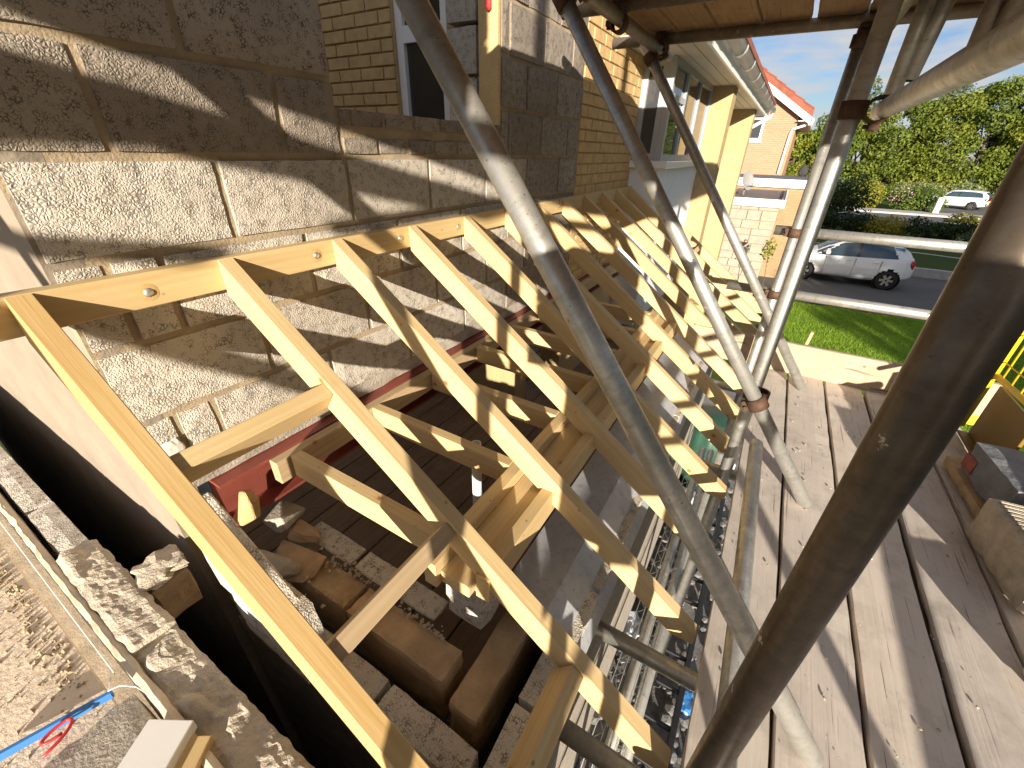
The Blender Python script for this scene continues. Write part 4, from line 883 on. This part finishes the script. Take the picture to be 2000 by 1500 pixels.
for i, y in enumerate((-3.6, -5.1, -6.6, -8.3, -9.9)): bush('low dark hedge under the white rope, '+hl[i], (31.5-.3*i, y, 0), 1.1, 1.0, 2500, .12, 'leaf_dark' if i != 2 else 'leaf_yellow', 20+i, name='low_hedge', group='low hedge plants')
hl2 = ['leftmost', 'second from left', 'middle', 'fourth from left', 'rightmost']
for i, y in enumerate((-6, -9.5, -13, -16.5, -20.0)): bush('pale grey green hedge plant at the foot of the tall trees, '+hl2[i], (61.5, y, 0), 2.2, 1.7, 2500, .22, 'leaf_pale', 30+i, name='pale_hedge', group='pale hedge plants')
v = []
fl = T('pink_flowers', 'cluster of pink flowers among the shrubs behind the road', 'flowers', (49, -9.5, 1))
P('blossom', leaves([(0, 0, .3, .5, .9, .7)], 70, .12, 9, shell=.5), 'petal_pink', fl, (48.3, -9.5, 1.0))
rose = T('rose_bush', 'tall thin rose with lime leaves and red blooms by the stone porch', 'rose', (11.6, -1.52, 0))
P('stem', sweep([(11.6, -1.5, 0), (11.62, -1.55, .6), (11.58, -1.5, 1.2), (11.6, -1.40, 1.95)], [.012, .010, .008, .005], 6), 'bark', rose); P('stem', sweep([(11.6, -1.5, 0), (11.55, -1.62, .5), (11.55, -1.72, .85)], [.01, .008, .005], 6), 'bark', rose)
P('leaves', leaves([(11.6, -1.40, 1.8, .15, .16, .30), (11.55, -1.62, .75, .2, .28, .12)], 240, .075, 12, shell=.2), 'leaf_yellow', rose)
for y, z_ in ((-1.42, .95), (-1.86, .78), (-1.80, .82), (-1.5, .9)): P('bloom', chunk(.07, .07, .06, z_, 2, .4, .1), 'petal_red', rose, (11.55, y, z_))
# grass blades on the lawn
rsn = np.random.RandomState(3); n = 60000
gx = 7.6+6.9*rsn.rand(n)**1.0; gy = -1.9-6.5*rsn.rand(n); hgt = .035+.035*rsn.rand(n); an = rsn.rand(n)*6.28; ln = rsn.normal(size=(n, 2))*.02
zb = np.array([.05*noise.noise(Vector((x*.9, y*.9, 3))) for x, y in zip(gx, gy)])
w_ = .005; dx, dy = np.cos(an)*w_, np.sin(an)*w_
V = np.stack([np.stack([gx-dx, gy-dy, zb-.01], 1), np.stack([gx+dx, gy+dy, zb-.01], 1), np.stack([gx+ln[:, 0], gy+ln[:, 1], zb+hgt], 1)], 1).reshape(-1, 3)
tag(P('grass', mesh('grass', V.tolist(), np.arange(3*n).reshape(-1, 3).tolist()), 'grass_blade', kind='stuff'), 'short bright green grass of the front lawn', 'grass')

# ------------------------------------------------------------------ small outdoor things
st = P('timber_stake', cbox(0, .62, -.03, .03, -.03, .03, .004), 'pine_dull', None, mw=along((10.3, -2.62, -.1), (10.25, -2.66, .5), (0, 1, 0))); tag(st, 'short timber stake driven into the lawn', 'stake')
tag(P('stone_gate_post', rough(-.2, .2, -.2, .2, 0, 1.15, .1, .02, 3, .008), 'stone_cap', None, (47.6, -11.9, .09)), 'pale stone gate post beside the far white car', 'post')
rp = T('rope_fence', 'dark posts with white rope sagging along the verge', 'fence', (34, -8, 0))
PY = [-1.5, -5.0, -8.3, -11.6, -15]
for y in PY: P('post', cbox(33.95, 34.05, y-.05, y+.05, 0, .95, .01), 'bark', rp)
for a, b in zip(PY, PY[1:]): P('rope', sweep([(34, a+(b-a)*t/10, .88-.22*math.sin(math.pi*t/10)) for t in range(11)], .022, 6), 'white_rope', rp)
r2_ = T('rope_fence', 'white double rope above the low kerb wall behind the small car', 'fence', (22, -7, 0))
for y in (-2.6, -6, -9.6): P('post', cbox(22.0, 22.08, y-.04, y+.04, 0, .9, .01), 'bark', r2_)
for zr in (.62, .82): P('rope', sweep([(22.04, -2.6-7*t/12, zr-.05*math.sin(math.pi*t/6)**2) for t in range(13)], .014, 6), 'white_rope', r2_)
gate = T('yellow_gate', 'bright yellow mesh gate at the outer corner of the platform', 'gate', (3.0, -2.6, zz(-1.3)))
P('post', tube_me(1.6, .021, 14), 'yellow_paint', gate, mw=along((3.0, -2.60, zz(-1.30)), (3.0, -2.60, zz(.3)), (0, 1, 0)))
for z_ in (-.98, -.35, .25): P('rail', tube_me(.62, .016, 10), 'yellow_paint', gate, mw=along((2.99, -2.61, zz(z_)), (2.37, -2.656, zz(z_))))
for k in range(6): P('bar', tube_me(1.25, .0045, 6, False), 'yellow_paint', gate, mw=along((2.93-.09*k, -2.614-.0066*k, zz(-.99)), (2.93-.09*k, -2.614-.0066*k, zz(.26)), (0, 1, 0)))
for k in range(8): P('cross_wire', tube_me(.6, .003, 6, False), 'yellow_paint', gate, mw=along((2.99, -2.606, zz(-.9+.15*k)), (2.39, -2.65, zz(-.9+.15*k))))
P('kick_plate', cbox(2.56, 2.985, -2.66, -2.645, zz(-1.34), zz(-1.03), .002), 'yellow_shaded', gate); P('plate_lip', cbox(2.56, 2.985, -2.644, -2.60, zz(-1.345), zz(-1.33), .002), 'yellow_shaded', gate)  # shade on the plate is put into a darker yellow
for k in range(2): tag(P('yellow_batten', cbox(0, 1.6, -.03, .03, -.04, 0, .003), 'yellow_paint', None, mw=along((3.5+.14*k, -2.5, zz(-1.42-.10*k)), (3.55+.14*k, -4.1, zz(-1.42-.10*k)))), ('upper' if k == 0 else 'lower')+' yellow batten lying beyond the yellow gate plate', 'batten')
# clutter on the ground below the eaves
bn = T('green_bin', 'dark green ribbed water butt standing under the eaves', 'water butt', (4.7, -1.42, 0))
v, f = [], []; sgm = 48
for z_, rr in ((0, .24), (.3, .27), (.7, .29), (1.0, .28), (1.02, .25)):
    v += [(rr*(1+.035*math.cos(12*2*math.pi*i/sgm))*math.cos(2*math.pi*i/sgm), rr*(1+.035*math.cos(12*2*math.pi*i/sgm))*math.sin(2*math.pi*i/sgm), z_) for i in range(sgm)]
for k_ in range(4): f += [(k_*sgm+i, k_*sgm+(i+1) % sgm, (k_+1)*sgm+(i+1) % sgm, (k_+1)*sgm+i) for i in range(sgm)]
P('barrel', mesh('butt', v, f, True), 'green_plastic', bn, (4.7, -1.42, 0)); P('lid', lathe([(0, .05), (.2, .04), (.3, .0), (.3, -.03)], 30), 'green_plastic', bn, mw=axes((4.7, -1.42, 1.03), (0, 0, 1), (1, 0, 0), (0, 1, 0)))
for i, (x, y, s_, lb) in enumerate(((4.1, -1.38, .5, 'crumpled grey plastic sheet on the ground under the eaves'), (5.3, -1.5, .6, 'large pale grey plastic bag beyond the green water butt'), (2.3, -1.3, .35, 'small bluish plastic sheet among the rubble'))):
    tag(P('plastic_bag', chunk(s_, s_*.8, s_*.6, i+3, 4, 1.1, .1), 'bag', None, (x, y, s_*.25)), lb, 'bag')
lad = T('ladder', 'dark ladder lying on the ground below the platform edge', 'ladder', (1.6, -1.5, .1))
for y in (-1.36, -1.74): P('stile', cbox(1.4, 4.4, y-.02, y+.02, .12, .20, .004), 'black_plastic', lad)
for k in range(11): P('rung', cbox(1.5+.27*k, 1.53+.27*k, -1.72, -1.38, .145, .175, .004), 'black_plastic', lad)
for kk, (y0_, lb) in enumerate(((-1.435, 'zigzag wire wall reinforcement between the two spare poles'), (-1.33, 'zigzag wire wall reinforcement beside the spare poles'))):
    wm = T('wire_mesh', lb, 'wire mesh', (.4, y0_, zz(-2.3)))
    zf = lambda x: zz(-2.31-.06*(x-.35)/3.5)
    for dy_ in (-.02, .02): P('wire', sweep([(.4, y0_+dy_, zf(.4)), (3.6, y0_+dy_, zf(3.6))], .0022, 5), 'galv', wm)
    P('zigzag', sweep([(.4+.05*i, y0_+(.02 if i % 2 else -.02), zf(.4+.05*i)) for i in range(64)], .0018, 5), 'galv', wm)
rs = random.Random(8); v, f = [], []
base = chunk(1, 1, 1, 3, 1, .5, .5); bvs = [v_.co.copy() for v_ in base.vertices]; bfs = [tuple(p.vertices) for p in base.polygons]
for i in range(700):
    x, y = rs.uniform(.5, 5), rs.uniform(-2.2, -1.15); s_ = rs.choice((.02, .03, .05, .08)); n_ = len(v); R3 = Matrix.Rotation(rs.random()*6, 3, (rs.random(), rs.random(), 1))
    for p in bvs: q = R3 @ p; v.append((x+q.x*s_*1.3, y+q.y*s_, .03+q.z*s_*.7))
    f += [tuple(j+n_ for j in q) for q in bfs]
tag(P('rubble', mesh('rub', v, f), 'rubble', kind='stuff'), 'grey rubble scattered on the ground below the eaves', 'rubble')
tag(P('blue_wrapper', chunk(.16, .12, .08, 9, 3, .8, .4), 'blue_plastic', None, (2.05, -1.78, .12)), 'crumpled blue wrapper on the ground under the platform', 'wrapper')

# ------------------------------------------------------------------ unseen block stacks, trestle and trees added to cast shade
def stack(label, x0, y0, z0, nx, ny, nz_, sd, sx=.213, sy=.436):
    t = T('shade_stack', label, 'unseen block stack', (x0, y0, zz(z0))); q = random.Random(sd)
    me = rough(-sx/2, sx/2, -sy/2, sy/2, 0, .213, .06, .005, sd, .002); me.materials.append(M['block'])
    for i in range(nx):
        for j in range(ny):
            for k in range(nz_): P('block', me, None, t, (x0+sx/2+(sx+.004)*i+q.uniform(-.006, .006), y0+sy/2+(sy+.004)*j+q.uniform(-.006, .006), zz(z0)+.216*k))
stack('unseen stack of grey blocks added on a trestle to shade the near pole', -.82, -2.14, -.735, 1, 1, 2, 51, .436, .34)  # added blockers that throw shade on the near pole and brace
stack('upper grey blocks added unseen on the trestle stack to cast shade', -.82, -2.15, -.30, 1, 2, 2, 53, .436, .27)
stack('long stack of grey blocks added unseen on the upper lift to shade the wall', -1.14, -1.20, .668, 2, 2, 4, 52)
hop = T('shade_trestle', 'unseen timber trestle added behind the camera to raise the shading blocks', 'trestle', (-.6, -1.9, zz(-1.36)))
P('top', cbox(-.84, -.36, -2.16, -1.78, zz(-.775), zz(-.737), .004), 'scaffold_board', hop)
for x in (-.80, -.42):
    for y in (-2.13, -1.81): P('leg', cbox(x, x+.04, y-.02, y+.02, zz(-1.355), zz(-.776), .003), 'pine_dull', hop)
ol = ['first', 'second', 'third', 'fourth', 'fifth', 'sixth', 'seventh', 'eighth']
q_ = random.Random(4)
for i in range(8):
    bl = [(q_.uniform(-1, 1), q_.uniform(-1, 1), 1.2+6.5*q/8, q_.uniform(1.7, 2.4), q_.uniform(1.7, 2.4), 1.5) for q in range(8)]
    tree('shading_tree', 'tall unseen tree added right of the lawn to cast shade, %s from the house' % ol[i], 'tree', (-8+3.7*i, -15.5+q_.uniform(-.5, .5), 0), bl, 4000, .34, 'leaf_mid', 100+i, 6.0, .2, 'unseen trees added for shade')  # unseen row, added to shade the car and cut sky fill

rs = random.Random(21); v, f = [], []
for i in range(420):
    x, y = rs.uniform(.2, 3.2), rs.uniform(-2.64, -1.58); s_ = rs.choice((.0012, .0018, .0025, .004, .007)); n_ = len(v); R3 = Matrix.Rotation(rs.random()*6, 3, (rs.random(), rs.random(), 1))
    for p in bvs: q = R3 @ p; v.append((x+q.x*s_*1.5, y+q.y*s_*1.2, zz(-1.357)+q.z*s_*.7))
    f += [tuple(j+n_ for j in q) for q in bfs]
tag(P('mortar_crumbs', mesh('deck_crumbs', v, f), 'mortar_bed', kind='stuff'), 'small mortar crumbs scattered over the scaffold boards', 'crumbs')
sp_ = P('plaster_dab', chunk(.075, .012, .09, 8, 3, .5, .1), 'pipe_white', wall, (.335, -.008, zz(-.83)))
